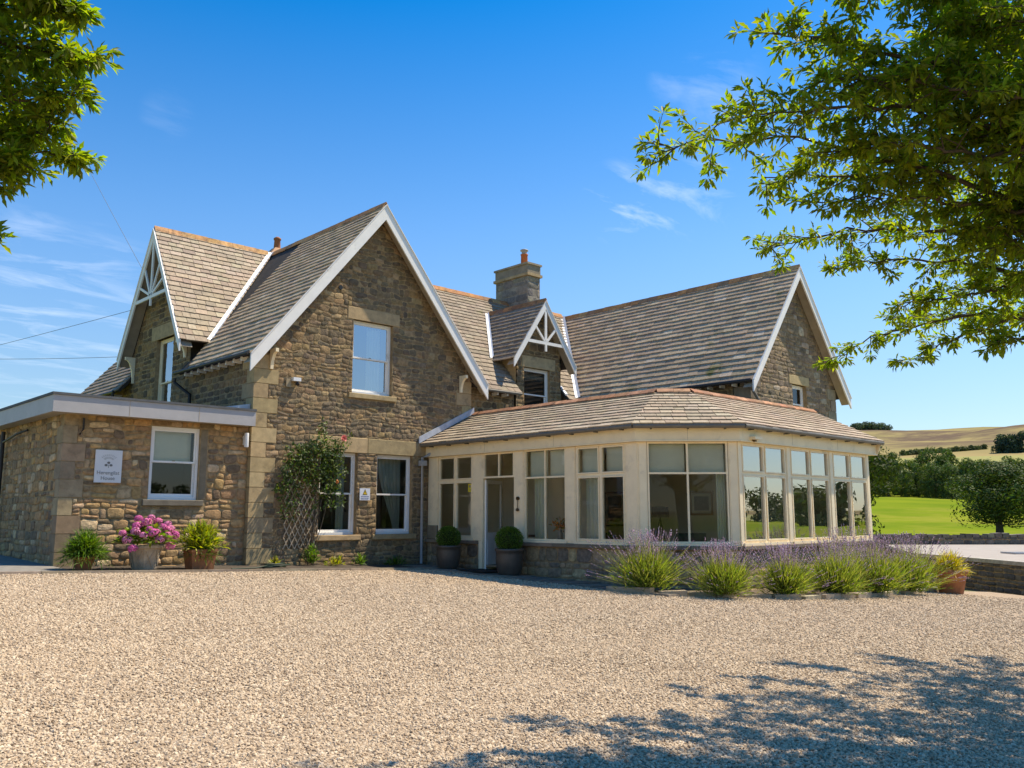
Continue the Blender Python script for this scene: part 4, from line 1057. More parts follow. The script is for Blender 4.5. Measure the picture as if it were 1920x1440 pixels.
# courtyard sheet and its loose stones
M['gravel_bed'] = material('gravel_bed', (0.38, 0.285, 0.19), 0.95, n_scale=45, n_amt=0.5, n_detail=3, bump=1.0, b_scale=55)
yard = [(-15, -24), (-9, -27), (2, -27), (12, -21), (15.2, -16.6), (16.8, -12.6), (15.0, -11.4), (7.6, -11.0), (4.7, -8.6), (4.72, -1.75), (-6.5, -1.75), (-12, -3), (-16, -12)]
mb = MB(); cx_, cy_ = 0.0, -12.0
nseg = 14; vs, fs = [(cx_, cy_, gz(cx_, cy_))], []
ring = []
for i in range(len(yard)):
    a, b_ = yard[i], yard[(i + 1) % len(yard)]
    for k in range(6): ring.append((a[0] + (b_[0] - a[0]) * k / 6, a[1] + (b_[1] - a[1]) * k / 6))
for k in range(1, nseg + 1):
    for x, y in ring:
        X, Y = cx_ + (x - cx_) * k / nseg, cy_ + (y - cy_) * k / nseg
        vs.append((X, Y, gz(X, Y) + 0.02 * noise.noise(Vector((X * 0.35, Y * 0.35, 0)))))
nr = len(ring)
fs += [(0, 1 + j, 1 + (j + 1) % nr) for j in range(nr)]
for k in range(nseg - 1):
    for j in range(nr): fs.append((1 + k * nr + j, 1 + (k + 1) * nr + j, 1 + (k + 1) * nr + (j + 1) % nr, 1 + k * nr + (j + 1) % nr))
mb.add(vs, fs, (1, 1, 1), 0, True); tag(mb.build('courtyard', M['gravel_bed']), kind='structure')

rs = np.random.RandomState(5)
ring_np = np.array(ring)
def inside(px, py):
    c = np.zeros(len(px), bool); n = len(yard)
    for i in range(n):
        (x0, y0), (x1, y1) = yard[i], yard[(i + 1) % n]
        cond = ((y0 > py) != (y1 > py)) & (px < (x1 - x0) * (py - y0) / (y1 - y0 + 1e-12) + x0); c ^= cond
    return c
pts = []
for d0, d1, dens in ((4.3, 7.5, 3200), (7.5, 11, 2200), (11, 15, 1200), (15, 20, 600), (20, 27, 340)):
    # ring sector in front of the camera
    amax = math.radians(37); A = amax * (d1 * d1 - d0 * d0); n = int(A * dens)
    r = np.sqrt(rs.uniform(d0 * d0, d1 * d1, n)); a = rs.uniform(-amax, amax, n)
    px = CAM.x + r * (np.cos(a) * FWD_H.x + np.sin(a) * RIGHT.x); py = CAM.y + r * (np.cos(a) * FWD_H.y + np.sin(a) * RIGHT.y)
    k = inside(px, py); nzv = np.array([noise.noise(Vector((x * 0.55, y * 0.55, 4))) + 0.6 * noise.noise(Vector((x * 1.9, y * 1.9, 9))) for x, y in zip(px, py)]); k &= rs.rand(len(px)) < 0.82 + 0.42 * nzv; pts.append(np.stack([px[k], py[k], 0.8 + 0.035 * r[k]], 1))
pts = np.concatenate(pts); N = len(pts)
zz_ = -0.033 * pts[:, 0] + 0.025 * pts[:, 1]
bumpz = np.array([0.02 * noise.noise(Vector((x * 0.35, y * 0.35, 0))) for x, y in pts[:, :2]])
co = np.stack([pts[:, 0], pts[:, 1], zz_ + bumpz + rs.uniform(-0.001, 0.006, N)], 1)
gm = bpy.data.meshes.new('gravel'); gm.vertices.add(N); gm.vertices.foreach_set('co', co.astype(np.float32).ravel())
a_ = gm.attributes.new('size', 'FLOAT', 'POINT'); a_.data.foreach_set('value', (pts[:, 2] * rs.uniform(0.6, 1.45, N)).astype(np.float32))
a_ = gm.attributes.new('turn', 'FLOAT_VECTOR', 'POINT'); a_.data.foreach_set('vector', np.stack([rs.normal(0, 0.5, N), rs.normal(0, 0.5, N), rs.uniform(0, 6.28, N)], 1).astype(np.float32).ravel())
gm.update(); grav = link('gravel', gm); tag(grav, 'loose pale tan gravel chippings covering the yard', 'gravel', kind='stuff')
gm2 = bpy.data.materials.new('gravel_chipping'); gm2.use_nodes = True
nd, lk = gm2.node_tree.nodes, gm2.node_tree.links; b_s = nd['Principled BSDF']; b_s.inputs['Roughness'].default_value = 0.85; b_s.inputs['Specular IOR Level'].default_value = 0.25
oi = nd.new('ShaderNodeObjectInfo'); rp = nd.new('ShaderNodeValToRGB'); lk.new(oi.outputs['Random'], rp.inputs[0]); lk.new(rp.outputs[0], b_s.inputs['Base Color'])
el = rp.color_ramp.elements; el[0].position = 0; el[0].color = (0.27, 0.20, 0.13, 1); el[1].position = 1; el[1].color = (0.66, 0.54, 0.385, 1)
for p_, c_ in ((0.2, (0.42, 0.31, 0.20, 1)), (0.5, (0.53, 0.405, 0.265, 1)), (0.75, (0.49, 0.39, 0.275, 1)), (0.9, (0.59, 0.47, 0.325, 1))):
    e_ = el.new(p_); e_.color = c_
gm.materials.append(gm2)
ng = bpy.data.node_groups.new('gravel_scatter', 'GeometryNodeTree')
ng.interface.new_socket('Geometry', in_out='INPUT', socket_type='NodeSocketGeometry'); ng.interface.new_socket('Geometry', in_out='OUTPUT', socket_type='NodeSocketGeometry')
gi, go = ng.nodes.new('NodeGroupInput'), ng.nodes.new('NodeGroupOutput')
iop = ng.nodes.new('GeometryNodeInstanceOnPoints'); ico = ng.nodes.new('GeometryNodeMeshIcoSphere'); ico.inputs['Radius'].default_value = 0.0112; ico.inputs['Subdivisions'].default_value = 1
xf = ng.nodes.new('GeometryNodeTransform'); xf.inputs['Scale'].default_value = (1.35, 0.85, 0.55); ng.links.new(ico.outputs[0], xf.inputs[0])
smn = ng.nodes.new('GeometryNodeSetMaterial'); smn.inputs['Material'].default_value = gm2; ng.links.new(xf.outputs[0], smn.inputs[0])
s_at = ng.nodes.new('GeometryNodeInputNamedAttribute'); s_at.data_type = 'FLOAT'; s_at.inputs[0].default_value = 'size'
t_at = ng.nodes.new('GeometryNodeInputNamedAttribute'); t_at.data_type = 'FLOAT_VECTOR'; t_at.inputs[0].default_value = 'turn'
ng.links.new(gi.outputs[0], iop.inputs['Points']); ng.links.new(smn.outputs[0], iop.inputs['Instance'])
ng.links.new(s_at.outputs[0], iop.inputs['Scale']); ng.links.new(t_at.outputs[0], iop.inputs['Rotation']); ng.links.new(iop.outputs[0], go.inputs[0])
md = grav.modifiers.new('scatter', 'NODES'); md.node_group = ng

# paving beside the conservatory, edging along the house, planting bed
M['flag'] = material('flagstone', attr=True, rough=0.85, n_scale=6, n_amt=0.3, bump=0.35, b_scale=25)
path = empty('paved_path', (5.3, -4, gz(5.3, -4))); tag(path, kind='structure')
rp_ = random.Random(8)
y = -0.05
while y > -9.3:
    L = rp_.uniform(0.55, 0.95); x0 = 4.72; x1 = 5.97 if y > -8.2 else 5.5
    for a, b_ in ((x0, 5.32 + rp_.uniform(-0.12, 0.12)), (None, x1)):
        if a is None: a = prev
        prev = b_
        z0 = gz((a + b_) / 2, y) + 0.035 + rp_.uniform(-0.005, 0.005)
        MB().add([(a + 0.006, y - L + 0.006, z0 - 0.07), (b_ - 0.006, y - L + 0.006, z0 - 0.07), (b_ - 0.006, y - 0.006, z0 - 0.07), (a + 0.006, y - 0.006, z0 - 0.07), (a + 0.012, y - L + 0.012, z0), (b_ - 0.012, y - L + 0.012, z0 - 0.02), (b_ - 0.012, y - 0.012, z0 - 0.02), (a + 0.012, y - 0.012, z0)], [(0, 1, 5, 4), (1, 2, 6, 5), (2, 3, 7, 6), (3, 0, 4, 7), (4, 5, 6, 7)], vary((0.235, 0.195, 0.15), 0.2, rp_)).build('paving_slab', M['flag'], path)
    y -= L
kerb = empty('kerb', (0, -1.75, gz(0, -1.75))); tag(kerb, kind='structure')
x = -6.4
while x < 4.6:
    L = rp_.uniform(0.75, 1.1); z0 = gz(x, -1.75)
    MB().obox((x + 0.006, -1.78, z0 - 0.12), (L - 0.012, 0, -0.033 * L), (0, 0.09, 0), (0, 0, 0.175), vary((0.30, 0.25, 0.18), 0.2, rp_)).build('kerb_stone', M['flag'], kerb)
    x += L
mb = MB(); mb.add([(-6.4, -1.70, gz(-6.4, -1.7) + 0.012), (4.70, -1.70, gz(4.7, -1.7) + 0.012), (5.95, 0.12, gz(5.95, 0) + 0.03), (-6.4, 0.12, gz(-6.4, 0) + 0.02)], [(0, 1, 2, 3)])
tag(mb.build('planting_strip', material('dark_soil', (0.075, 0.058, 0.042), 0.95, n_scale=14, n_amt=0.5, bump=0.8, b_scale=30)), kind='structure')
mb = MB(); mb.add([(-12, -1.6, gz(-12, -1.6) + 0.01), (-4.68, -1.6, gz(-4.68, -1.6) + 0.03), (-4.68, 8, gz(-4.68, 8) + 0.02), (-12, 8, gz(-12, 8) + 0.01)], [(0, 1, 2, 3)])
tag(mb.build('side_path', material('concrete_path', (0.22, 0.20, 0.17), 0.9, n_scale=5, n_amt=0.25)), kind='structure')
bed = [(4.75, -8.4), (5.98, -8.36), (7.73, -10.12), (15.2, -10.12), (15.4, -11.5), (7.6, -11.55), (5.0, -9.6)]
mb = MB(); mb.prism([(x, y, gz(x, y) + 0.05) for x, y in bed], (0, 0, -0.2)); tag(mb.build('planting_bed', material('bed_soil', (0.12, 0.09, 0.06), 0.95, n_scale=12, n_amt=0.4, bump=0.8, b_scale=25)), kind='structure')
edge = empty('bed_edging', (8, -11.5, gz(8, -11.5))); tag(edge, kind='structure')
ep = [Vector((4.72, -8.5, 0)), Vector((4.95, -9.65, 0)), Vector((7.55, -11.65, 0)), Vector((11.0, -11.85, 0)), Vector((15.4, -11.7, 0))]
for a, b_ in zip(ep, ep[1:]):
    L = (b_ - a).length; n_ = int(L / 0.62); t = (b_ - a) / L; nn = Vector((t.y, -t.x, 0))
    for q in range(n_):
        p = a + t * (q * L / n_); p = p + Z * (gz(p.x, p.y) - 0.06)
        MB().obox(p + t * 0.02 + nn * rp_.uniform(-0.05, 0.05), t * (L / n_ - 0.05) + Z * rp_.uniform(-0.02, 0.02), nn * rp_.uniform(0.16, 0.26), (0, 0, rp_.uniform(0.12, 0.19)), vary((0.37, 0.30, 0.21), 0.2, rp_)).build('edging_stone', M['flag'], edge)

# terrace beyond the yard on the right, with its retaining wall, and the field wall
TP = [(14.8, -17.3), (22.4, -8.2), (30.8, -3.5), (40, -11.5), (24.5, -28)]
TZ = -0.06
mb = MB(); mb.prism([(x, y, TZ) for x, y in TP], (0, 0, -0.12)); tag(mb.build('terrace', material('pale_paving', (0.34, 0.30, 0.255), 0.85, n_scale=1.2, n_amt=0.12, n_detail=6, bump=0.2, b_scale=10)), kind='structure')
RW = empty('retaining_wall', (18.5, -12.9, gz(18.5, -12.9)), label='dark stone retaining wall below the pale terrace', cat='wall')
a, b_ = Vector((22.35, -8.25, 0)), Vector((14.75, -17.35, 0)); L = (b_ - a).length
wall('retain', RW, 'wall_face', a, b_ - a, [(0, -1.35), (L, -1.35), (L, -0.17), (0, -0.17)], [], [], DARKWALL, 81)
t = (b_ - a).normalized(); nn = t.cross(Z)
for q in range(int(L / 0.9)):
    MB().obox(a + t * (q * 0.9 + 0.005) + nn * 0.05 + Z * -0.165, t * 0.89, -nn * 0.40, (0, 0, 0.118), vary((0.40, 0.36, 0.31), 0.1, rp_)).build('coping_stone', M['flag'], RW)
GR = empty('metal_grate', (24.6, -11.2, TZ + 0.01), 0.8, 'small grey metal grate set in the pale terrace', 'grate')
for q in range(7): MB().box(-0.45 + q * 0.14, -0.45, 0, -0.40 + q * 0.14, 0.45, 0.05).build('bar', M['greypipe'], GR, False)
for q in (-0.5, 0.45): MB().box(-0.5, q, 0, 0.5, q + 0.05, 0.055).build('rim', M['greypipe'], GR, False)
FW = empty('dry_stone_wall', (34, -7, -0.1), label='low dry stone wall along the foot of the green field', cat='wall')
a, b_ = Vector((27.0, 0.9, 0)), Vector((44.5, -15.5, 0)); L = (b_ - a).length
fw = wall('field', FW, 'wall_face', b_, a - b_, [(0, -1.0), (L, -1.0), (L, 0.28), (0, 0.28)], [], [], dict(DARKWALL, h=(0.14, 0.26), w=(0.28, 0.6)), 82)
# the camera sees the side facing it: same wall from the other side
t = (b_ - a).normalized(); nn = Vector((t.y, -t.x, 0))
if nn.dot(CAM - a) < 0: nn = -nn
wall('field', FW, 'wall_face', (a if t.cross(Z).dot(nn) > 0 else b_) + nn * 0.45, t if t.cross(Z).dot(nn) > 0 else -t, [(0, -1.0), (L, -1.0), (L, 0.28), (0, 0.28)], [], [], dict(DARKWALL, h=(0.14, 0.26), w=(0.28, 0.6)), 83)
for q in range(int(L / 0.36)):
    MB().obox(a + t * (q * 0.36) - nn * 0.03 + Z * 0.27, t * 0.31 + Z * rp_.uniform(-0.03, 0.03), nn * 0.52, (0, 0, rp_.uniform(0.10, 0.20)), vary((0.16, 0.135, 0.105), 0.3, rp_)).build('cope_stone', M['flag'], FW)
# ---------------------------------------------------------------- trees
LEAF_V = [(0, 0, 0), (0.45, 0.20, 0.04), (1, 0, -0.06), (0.45, -0.20, 0.04)]
LEAF_F = [(0, 2, 1), (0, 3, 2)]
OAK_V = [(0, 0, 0), (0.22, 0.045, 0.01), (0.36, 0.125, 0.04), (0.48, 0.09, 0.03), (0.64, 0.15, 0.03), (0.76, 0.09, -0.02), (1, 0, -0.12), (0.22, -0.045, 0.01), (0.36, -0.125, 0.04), (0.48, -0.09, 0.03), (0.64, -0.15, 0.03), (0.76, -0.09, -0.02), (0.5, 0, -0.02)]
OAK_F = [(0, 12, 3, 2, 1), (12, 6, 5, 4, 3), (0, 7, 8, 9, 12), (12, 9, 10, 11, 6)]
M['bark'] = material('bark', (0.085, 0.065, 0.045), 0.95, n_scale=14, n_amt=0.4, bump=0.9, b_scale=18, stretch=(1, 1, 0.25))
M['oakleaf'] = material('oak_leaf', attr=True, rough=0.5, translucent=0.55, spec=0.35)
M['farleaf'] = material('far_foliage', attr=True, rough=0.7, translucent=0.15, spec=0.2)
M['leaf'] = material('garden_leaf', attr=True, rough=0.5, translucent=0.30, spec=0.35)

def smooth_path(pts, n=14):
    """Catmull-Rom through pts"""
    pts = [Vector(p) for p in pts]; p = [pts[0] * 2 - pts[1]] + pts + [pts[-1] * 2 - pts[-2]]; out = []
    for i in range(1, len(p) - 2):
        k = n // (len(pts) - 1) + 1
        for j in range(k):
            t = j / k
            out.append(0.5 * ((2 * p[i]) + (p[i + 1] - p[i - 1]) * t + (2 * p[i - 1] - 5 * p[i] + 4 * p[i + 1] - p[i + 2]) * t * t + (3 * p[i] - p[i - 1] - 3 * p[i + 1] + p[i + 2]) * t ** 3))
    out.append(pts[-1]); return out

def near_tree(name, label, trunk, limbs, seed, leaf=0.115, twig=0.55, dens=1.0, droop=0.15):
    """tree with limbs drawn as real branches; every limb carries twigs, every twig whorls of lobed leaves"""
    rng = random.Random(seed); rs = np.random.RandomState(seed)
    root = empty(name, trunk[0], label=label, cat='tree')
    tb = MB(); tp = smooth_path(trunk, 12)
    tb.tube(tp, [0.34 - 0.22 * i / (len(tp) - 1) + (0.10 if i == 0 else 0) for i in range(len(tp))], 14); tb.build('trunk', M['bark'], root)
    bm_ = MB(); P_, D_, S_ = [], [], []
    def whorl(p, d, n, size):
        for _ in range(n):
            v = Vector((rng.gauss(0, 1), rng.gauss(0, 1), rng.gauss(0, 0.7))).normalized()
            v = (v + d * 0.75 - Z * droop).normalized()
            P_.append(p + v * 0.012); D_.append(v); S_.append(size * rng.uniform(0.7, 1.25))
    def twiglet(p, d, L, r):
        k = max(3, int(L / 0.075)); q = [p]
        for i in range(k):
            d = (d + Vector((rng.gauss(0, 0.16), rng.gauss(0, 0.16), rng.gauss(0, 0.12) + 0.01))).normalized()
            q.append(q[-1] + d * (L / k))
        bm_.tube(q, [r * (1 - 0.75 * i / k) for i in range(k + 1)], 4, cap=False)
        for i in range(1, k + 1):
            if i / k > 0.22: whorl(q[i], d, int(rng.choice((3, 4, 5, 6)) * dens) + (3 if i == k else 0), leaf)
        return q
    for pts, r0, tw, dn in limbs:
        q = smooth_path(pts, 26); L = sum((q[i + 1] - q[i]).length for i in range(len(q) - 1)); m = len(q) - 1
        q = [p + Vector((rng.gauss(0, 1), rng.gauss(0, 1), rng.gauss(0, 1))) * 0.018 for p in q]
        bm_.tube(q, [max(0.005, r0 * 0.62 * (1 - i / m) ** 1.25 + 0.004) for i in range(m + 1)], 6, cap=False)
        n_tw = int(L / 0.085 * dn)
        for k in range(n_tw):
            f = (k + rng.random()) / n_tw
            i = min(m - 1, int(f * m)); p = q[i].lerp(q[i + 1], f * m - i); d = (q[i + 1] - q[i]).normalized()
            side = Vector((rng.gauss(0, 1), rng.gauss(0, 1), rng.gauss(0, 0.32))).normalized()
            dd = (d * 0.75 + side * 0.9).normalized()
            TL = tw * rng.uniform(0.35, 1.1) * (1.0 - 0.55 * f)
            t_ = twiglet(p, dd, TL, 0.007)
            if TL > 0.45:
                for _ in range(2):
                    j = rng.randrange(len(t_) // 3, len(t_)); twiglet(t_[j], (dd + Vector((rng.gauss(0, .8), rng.gauss(0, .8), rng.gauss(0, .5)))).normalized(), TL * 0.5, 0.005)
        whorl(q[-1], (q[-1] - q[-2]).normalized(), 8, leaf)
    bm_.build('branches', M['bark'], root)
    D = np.array(D_); P = np.array(P_); S = np.array(S_)
    up = np.tile(np.array([0, 0, 1.0]), (len(P), 1)) + rs.normal(0, 0.55, (len(P), 3))
    Rm = frames(D, up) * S[:, None, None]
    base = np.array([0.125, 0.172, 0.014]); col = base * rs.uniform(0.65, 1.35, (len(P), 1)) * np.stack([rs.uniform(0.85, 1.35, len(P)), np.ones(len(P)), rs.uniform(0.7, 1.2, len(P))], 1)
    tag(scatter_mesh('crown', OAK_V, OAK_F, Rm, P, M['oakleaf'], root, col), kind='stuff')
    return root
def px(*p): return [at(*q) for q in p]
tb0 = at(2420, 1000, 9.5); tb0.z = gz(tb0.x, tb0.y) - 0.05
RT = [tb0, tb0 + Vector((0.05, 0.1, 1.4)), tb0 + Vector((-0.1, 0.15, 2.8)), tb0 + Vector((-0.25, 0.1, 4.6)), tb0 + Vector((-0.3, 0, 6.6)), tb0 + Vector((-0.3, -0.1, 8.4))]
j1, j2, j3, j4 = RT[2], RT[3], RT[4], RT[5]
limbs = [
    ([j2] + px((2050, 430, 8.6), (1780, 330, 7.9), (1500, 262, 7.4), (1222, 276, 7.0)), 0.055, 0.78, 1.15),
    ([j2] + px((2050, 300, 8.2), (1800, 225, 7.6), (1580, 200, 7.1), (1340, 228, 6.8)), 0.05, 0.75, 1.15),
    ([j3] + px((2020, 170, 8.0), (1800, 130, 7.5), (1600, 85, 7.2), (1450, 60, 7.0)), 0.05, 0.7, 1.1),
    ([j3] + px((2000, 40, 8.0), (1850, 0, 7.6), (1740, -40, 7.4), (1600, -10, 7.2)), 0.05, 0.85, 1.1),
    ([j2] + px((2040, 380, 8.6), (1850, 300, 8.2), (1680, 325, 7.9), (1430, 335, 7.6)), 0.05, 0.62, 1.1),
    ([j2] + px((2040, 490, 9.0), (1830, 440, 8.9), (1620, 428, 8.8), (1430, 466, 8.7)), 0.05, 0.62, 1.1),
    ([j2] + px((2040, 520, 9.2), (1850, 500, 9.0), (1680, 485, 9.0), (1560, 505, 9.1)), 0.04, 0.45, 0.9),
    ([j1] + px((2060, 620, 9.6), (1860, 590, 9.8), (1680, 620, 10.0), (1545, 680, 10.2)), 0.045, 0.48, 1.0),
    ([j1] + px((2060, 620, 9.4), (1900, 600, 9.3), (1780, 640, 9.3), (1692, 682, 9.3)), 0.035, 0.36, 0.9),
    ([j1] + px((2080, 600, 10.2), (1960, 560, 10.6), (1840, 540, 10.9), (1720, 560, 11.2)), 0.04, 0.50, 0.9),
    ([j1] + px((2080, 640, 9.0), (1980, 630, 8.8), (1900, 640, 8.6), (1830, 628, 8.5)), 0.03, 0.36, 0.8),
    ([j1] + px((2150, 600, 11.0), (2050, 560, 13.0), (1980, 545, 14.5), (1925, 530, 15.2)), 0.05, 0.8, 1.1),
    ([j1] + px((2150, 600, 10.5), (1980, 560, 12.0), (1880, 520, 13.3), (1790, 505, 13.6)), 0.05, 0.75, 1.1),
    ([j1] + px((2120, 620, 10.5), (1950, 600, 11.2), (1800, 590, 11.6), (1690, 600, 11.6)), 0.045, 0.55, 1.0),
    ([j2] + px((2200, 500, 12.0), (2130, 500, 14.0), (2110, 540, 16.2)), 0.06, 1.0, 1.1),
    ([j3] + px((2020, 250, 9.0), (1850, 200, 8.9), (1740, 180, 8.9), (1650, 200, 8.8)), 0.04, 0.7, 0.9),
    ([j2] + px((2000, 420, 9.8), (1850, 390, 9.9), (1760, 375, 10.0), (1680, 390, 10.0)), 0.04, 0.6, 0.9),
    ([j3] + px((1990, 120, 8.6), (1900, 90, 8.4), (1830, 60, 8.3), (1760, 60, 8.2)), 0.04, 0.8, 1.1),
    ([j2] + px((1990, 300, 8.0), (1920, 270, 7.8), (1860, 240, 7.7), (1790, 230, 7.6)), 0.04, 0.7, 1.0),
    ([j2] + px((2000, 460, 8.4), (1930, 440, 8.2), (1870, 430, 8.1), (1800, 440, 8.0)), 0.04, 0.6, 1.0),
    ([j4] + px((2050, -150, 8.6), (1900, -120, 8.4), (1780, -100, 8.2)), 0.04, 1.0, 1.1),
    ([j3] + px((2000, 0, 9.2), (1900, 10, 9.0), (1800, 0, 8.8)), 0.04, 0.9, 1.1),
    ([j1] + px((2060, 560, 9.2), (1900, 540, 9.0), (1790, 560, 8.9), (1680, 575, 8.9)), 0.04, 0.42, 0.9),
    ([j2] + px((2040, 440, 9.4), (1900, 390, 9.2), (1800, 350, 9.0), (1710, 300, 8.8)), 0.04, 0.6, 0.9),
    ([j3] + px((2000, 150, 7.6), (1820, 170, 7.3), (1680, 150, 7.1), (1540, 150, 7.0)), 0.04, 0.6, 1.0),
    ([j2] + px((2020, 400, 8.2), (1820, 380, 8.0), (1660, 370, 7.9), (1530, 380, 7.9)), 0.04, 0.55, 0.9),
    ([j2] + px((2020, 260, 7.9), (1850, 290, 7.5), (1700, 270, 7.3), (1560, 285, 7.2)), 0.04, 0.6, 1.0),
    # the rest of the crown, right of the picture
    ([j1, j1 + Vector((0.6, -1.2, 0.5)), j1 + Vector((1.0, -2.4, 0.6))], 0.06, 0.9, 0.7),
    ([j2, j2 + Vector((1.4, -0.4, 0.7)), j2 + Vector((2.6, -0.4, 0.9))], 0.06, 1.0, 0.7),
    ([j2, j2 + Vector((1.0, 1.3, 0.6)), j2 + Vector((1.6, 2.4, 0.8))], 0.06, 1.0, 0.7),
    ([j3, j3 + Vector((0.9, -1.0, 0.8)), j3 + Vector((1.5, -1.9, 1.1))], 0.06, 1.0, 0.7),
    ([j4, j4 + Vector((0.7, 0.6, 0.9)), j4 + Vector((1.2, 1.0, 1.6))], 0.05, 1.0, 0.7),
]
near_tree('oak_tree', 'large spreading oak overhanging the yard from the right', RT, limbs, 21, leaf=0.092, dens=2.1)
tb1 = at(-620, 1000, 9.5); tb1.z = gz(tb1.x, tb1.y) - 0.05
LT = [tb1, tb1 + Vector((0.1, -0.05, 1.6)), tb1 + Vector((0.15, 0, 3.4)), tb1 + Vector((0.1, 0.1, 5.2)), tb1 + Vector((0.1, 0.1, 7.4))]
k1, k2, k3 = LT[2], LT[3], LT[4]
limbs = [
    ([k3] + px((-250, 20, 9), (-80, 10, 8.6), (50, 20, 8.4), (130, 20, 8.2)), 0.05, 0.55, 1.3),
    ([k3] + px((-250, 100, 8.6), (-60, 80, 8.2), (70, 90, 8.0), (160, 110, 7.9)), 0.05, 0.50, 1.3),
    ([k2] + px((-250, 200, 8.6), (-60, 190, 8.2), (60, 180, 8.0), (150, 176, 7.8)), 0.045, 0.42, 1.3),
    ([k2] + px((-250, 280, 8.8), (-60, 260, 8.4), (40, 250, 8.2), (115, 232, 8.0)), 0.045, 0.42, 1.3),
    ([k2] + px((-250, 320, 8.8), (-80, 300, 8.6), (50, 285, 8.4), (145, 292, 8.3)), 0.045, 0.38, 1.3),
    ([k2] + px((-250, 360, 8.4), (-100, 330, 8.2), (-30, 310, 8.1), (40, 308, 8.0)), 0.04, 0.36, 1.2),
    ([k1] + px((-250, 470, 8.6), (-120, 450, 8.4), (-50, 440, 8.3), (2, 445, 8.3)), 0.03, 0.24, 1.1),
    ([k3] + px((-200, -60, 8.6), (-60, -50, 8.3), (30, -60, 8.2), (100, -40, 8.0)), 0.05, 0.7, 1.3),
    ([k2] + px((-200, 150, 9.4), (-80, 140, 9.3), (10, 130, 9.2), (80, 140, 9.2)), 0.04, 0.55, 1.3),
    ([k2] + px((-200, 230, 9.4), (-80, 220, 9.3), (-10, 210, 9.2), (50, 220, 9.2)), 0.04, 0.5, 1.3),
    ([k2, k2 + Vector((-1.2, 0.8, 0.6)), k2 + Vector((-2.2, 1.2, 0.8))], 0.06, 1.0, 0.7),
    ([k3, k3 + Vector((-0.8, 1.0, 0.6)), k3 + Vector((-1.6, 1.8, 0.9))], 0.06, 1.0, 0.7),
]
near_tree('oak_tree', 'leafy oak reaching in at the upper left corner', LT, limbs, 22, leaf=0.115, dens=1.9)

# ---- park tree, woods and hedgerow trees in the valley
def far_crown(h, w, lobes, n, leaf, seed, base=0.28, tone=(0.045, 0.075, 0.012), lr=(0.13, 0.23)):
    rng = random.Random(seed); rs = np.random.RandomState(seed); P, Nn, C_ = [], [], []
    cen = []
    for i in range(lobes):
        a = rng.uniform(0, 6.283); zt = rng.uniform(0, 1); rr = w * 0.5 * math.sqrt(max(0.05, 1 - (2 * zt - 0.85) ** 2)) * rng.uniform(0.35, 0.78)
        cen.append((rr * math.cos(a), rr * math.sin(a), h * (base + (1 - base) * (0.08 + 0.80 * zt)), w * rng.uniform(*lr)))
    per = n // lobes
    for cx, cy, cz, r in cen:
        v = rs.normal(size=(per, 3)); v /= np.linalg.norm(v, axis=1)[:, None]
        rad = r * rs.uniform(0.55, 1.12, per) ** 0.6
        q = v * rad[:, None] * np.array([1, 1, 0.8]); P.append(q + np.array([cx, cy, cz])); Nn.append(v); 
        C_.append(np.array(tone) * rs.uniform(0.6, 1.5, (per, 1)) * rng.uniform(0.75, 1.3) * np.stack([rs.uniform(0.8, 1.35, per), np.ones(per), rs.uniform(0.7, 1.2, per)], 1))
    P = np.concatenate(P); Nn = np.concatenate(Nn); C_ = np.concatenate(C_)
    d = np.cross(Nn, rs.normal(size=Nn.shape)); Rm = frames(d, Nn + rs.normal(0, 0.5, Nn.shape)) * (leaf * rs.uniform(0.6, 1.3, len(P)))[:, None, None]
    return P, Rm, C_
FAR = []
for sd, (h, w, lob, base, tone) in enumerate([(14, 13, 34, -0.06, (0.085, 0.125, 0.022)), (16, 11, 30, -0.06, (0.070, 0.110, 0.024)), (12, 12, 28, -0.06, (0.115, 0.140, 0.022)), (15, 14, 36, -0.06, (0.062, 0.098, 0.026)), (17, 9, 26, -0.06, (0.078, 0.118, 0.030))]):
    P, Rm, C_ = far_crown(h, w, lob, 5200, 0.80, 100 + sd, base, tone)
    o = scatter_mesh('crown', LEAF_V, LEAF_F, Rm, P, M['farleaf'], None, C_); tb = MB(); tb.tube([(0, 0, -0.6), (0.1, 0, h * 0.2), (-0.1, 0.1, h * 0.55), (0, 0, h * 0.85)], [0.45, 0.32, 0.22, 0.06], 8)
    for q in range(5):
        a = q * 1.26; tb.tube([(0, 0, h * (0.22 + 0.06 * q)), (w * 0.15 * math.cos(a), w * 0.15 * math.sin(a), h * (0.34 + 0.06 * q)), (w * 0.34 * math.cos(a), w * 0.34 * math.sin(a), h * (0.44 + 0.06 * q))], [0.16, 0.10, 0.03], 5)
    t_o = tb.build('trunk', M['bark'])
    FAR.append((o.data, t_o.data)); bpy.data.objects.remove(o); bpy.data.objects.remove(t_o)
def far_tree(kind, p, scale, rz, label, group, sz=1.0, name='tree'):
    root = empty(name, p, rz, label, 'tree', group); root.scale = (scale, scale, scale * sz)
    for nm, da in zip(('crown', 'trunk'), FAR[kind]):
        c = bpy.data.objects.new(nm, da); COL.objects.link(c); c.parent = root
        if nm == 'crown': c['kind'] = 'stuff'
    return root
def ground_at(pxx, r):
    d = at(pxx, 965, 1.0) - CAM; d.z = 0; d.normalize(); p = CAM + d * r; p.z = terrain(p.x, p.y); return p
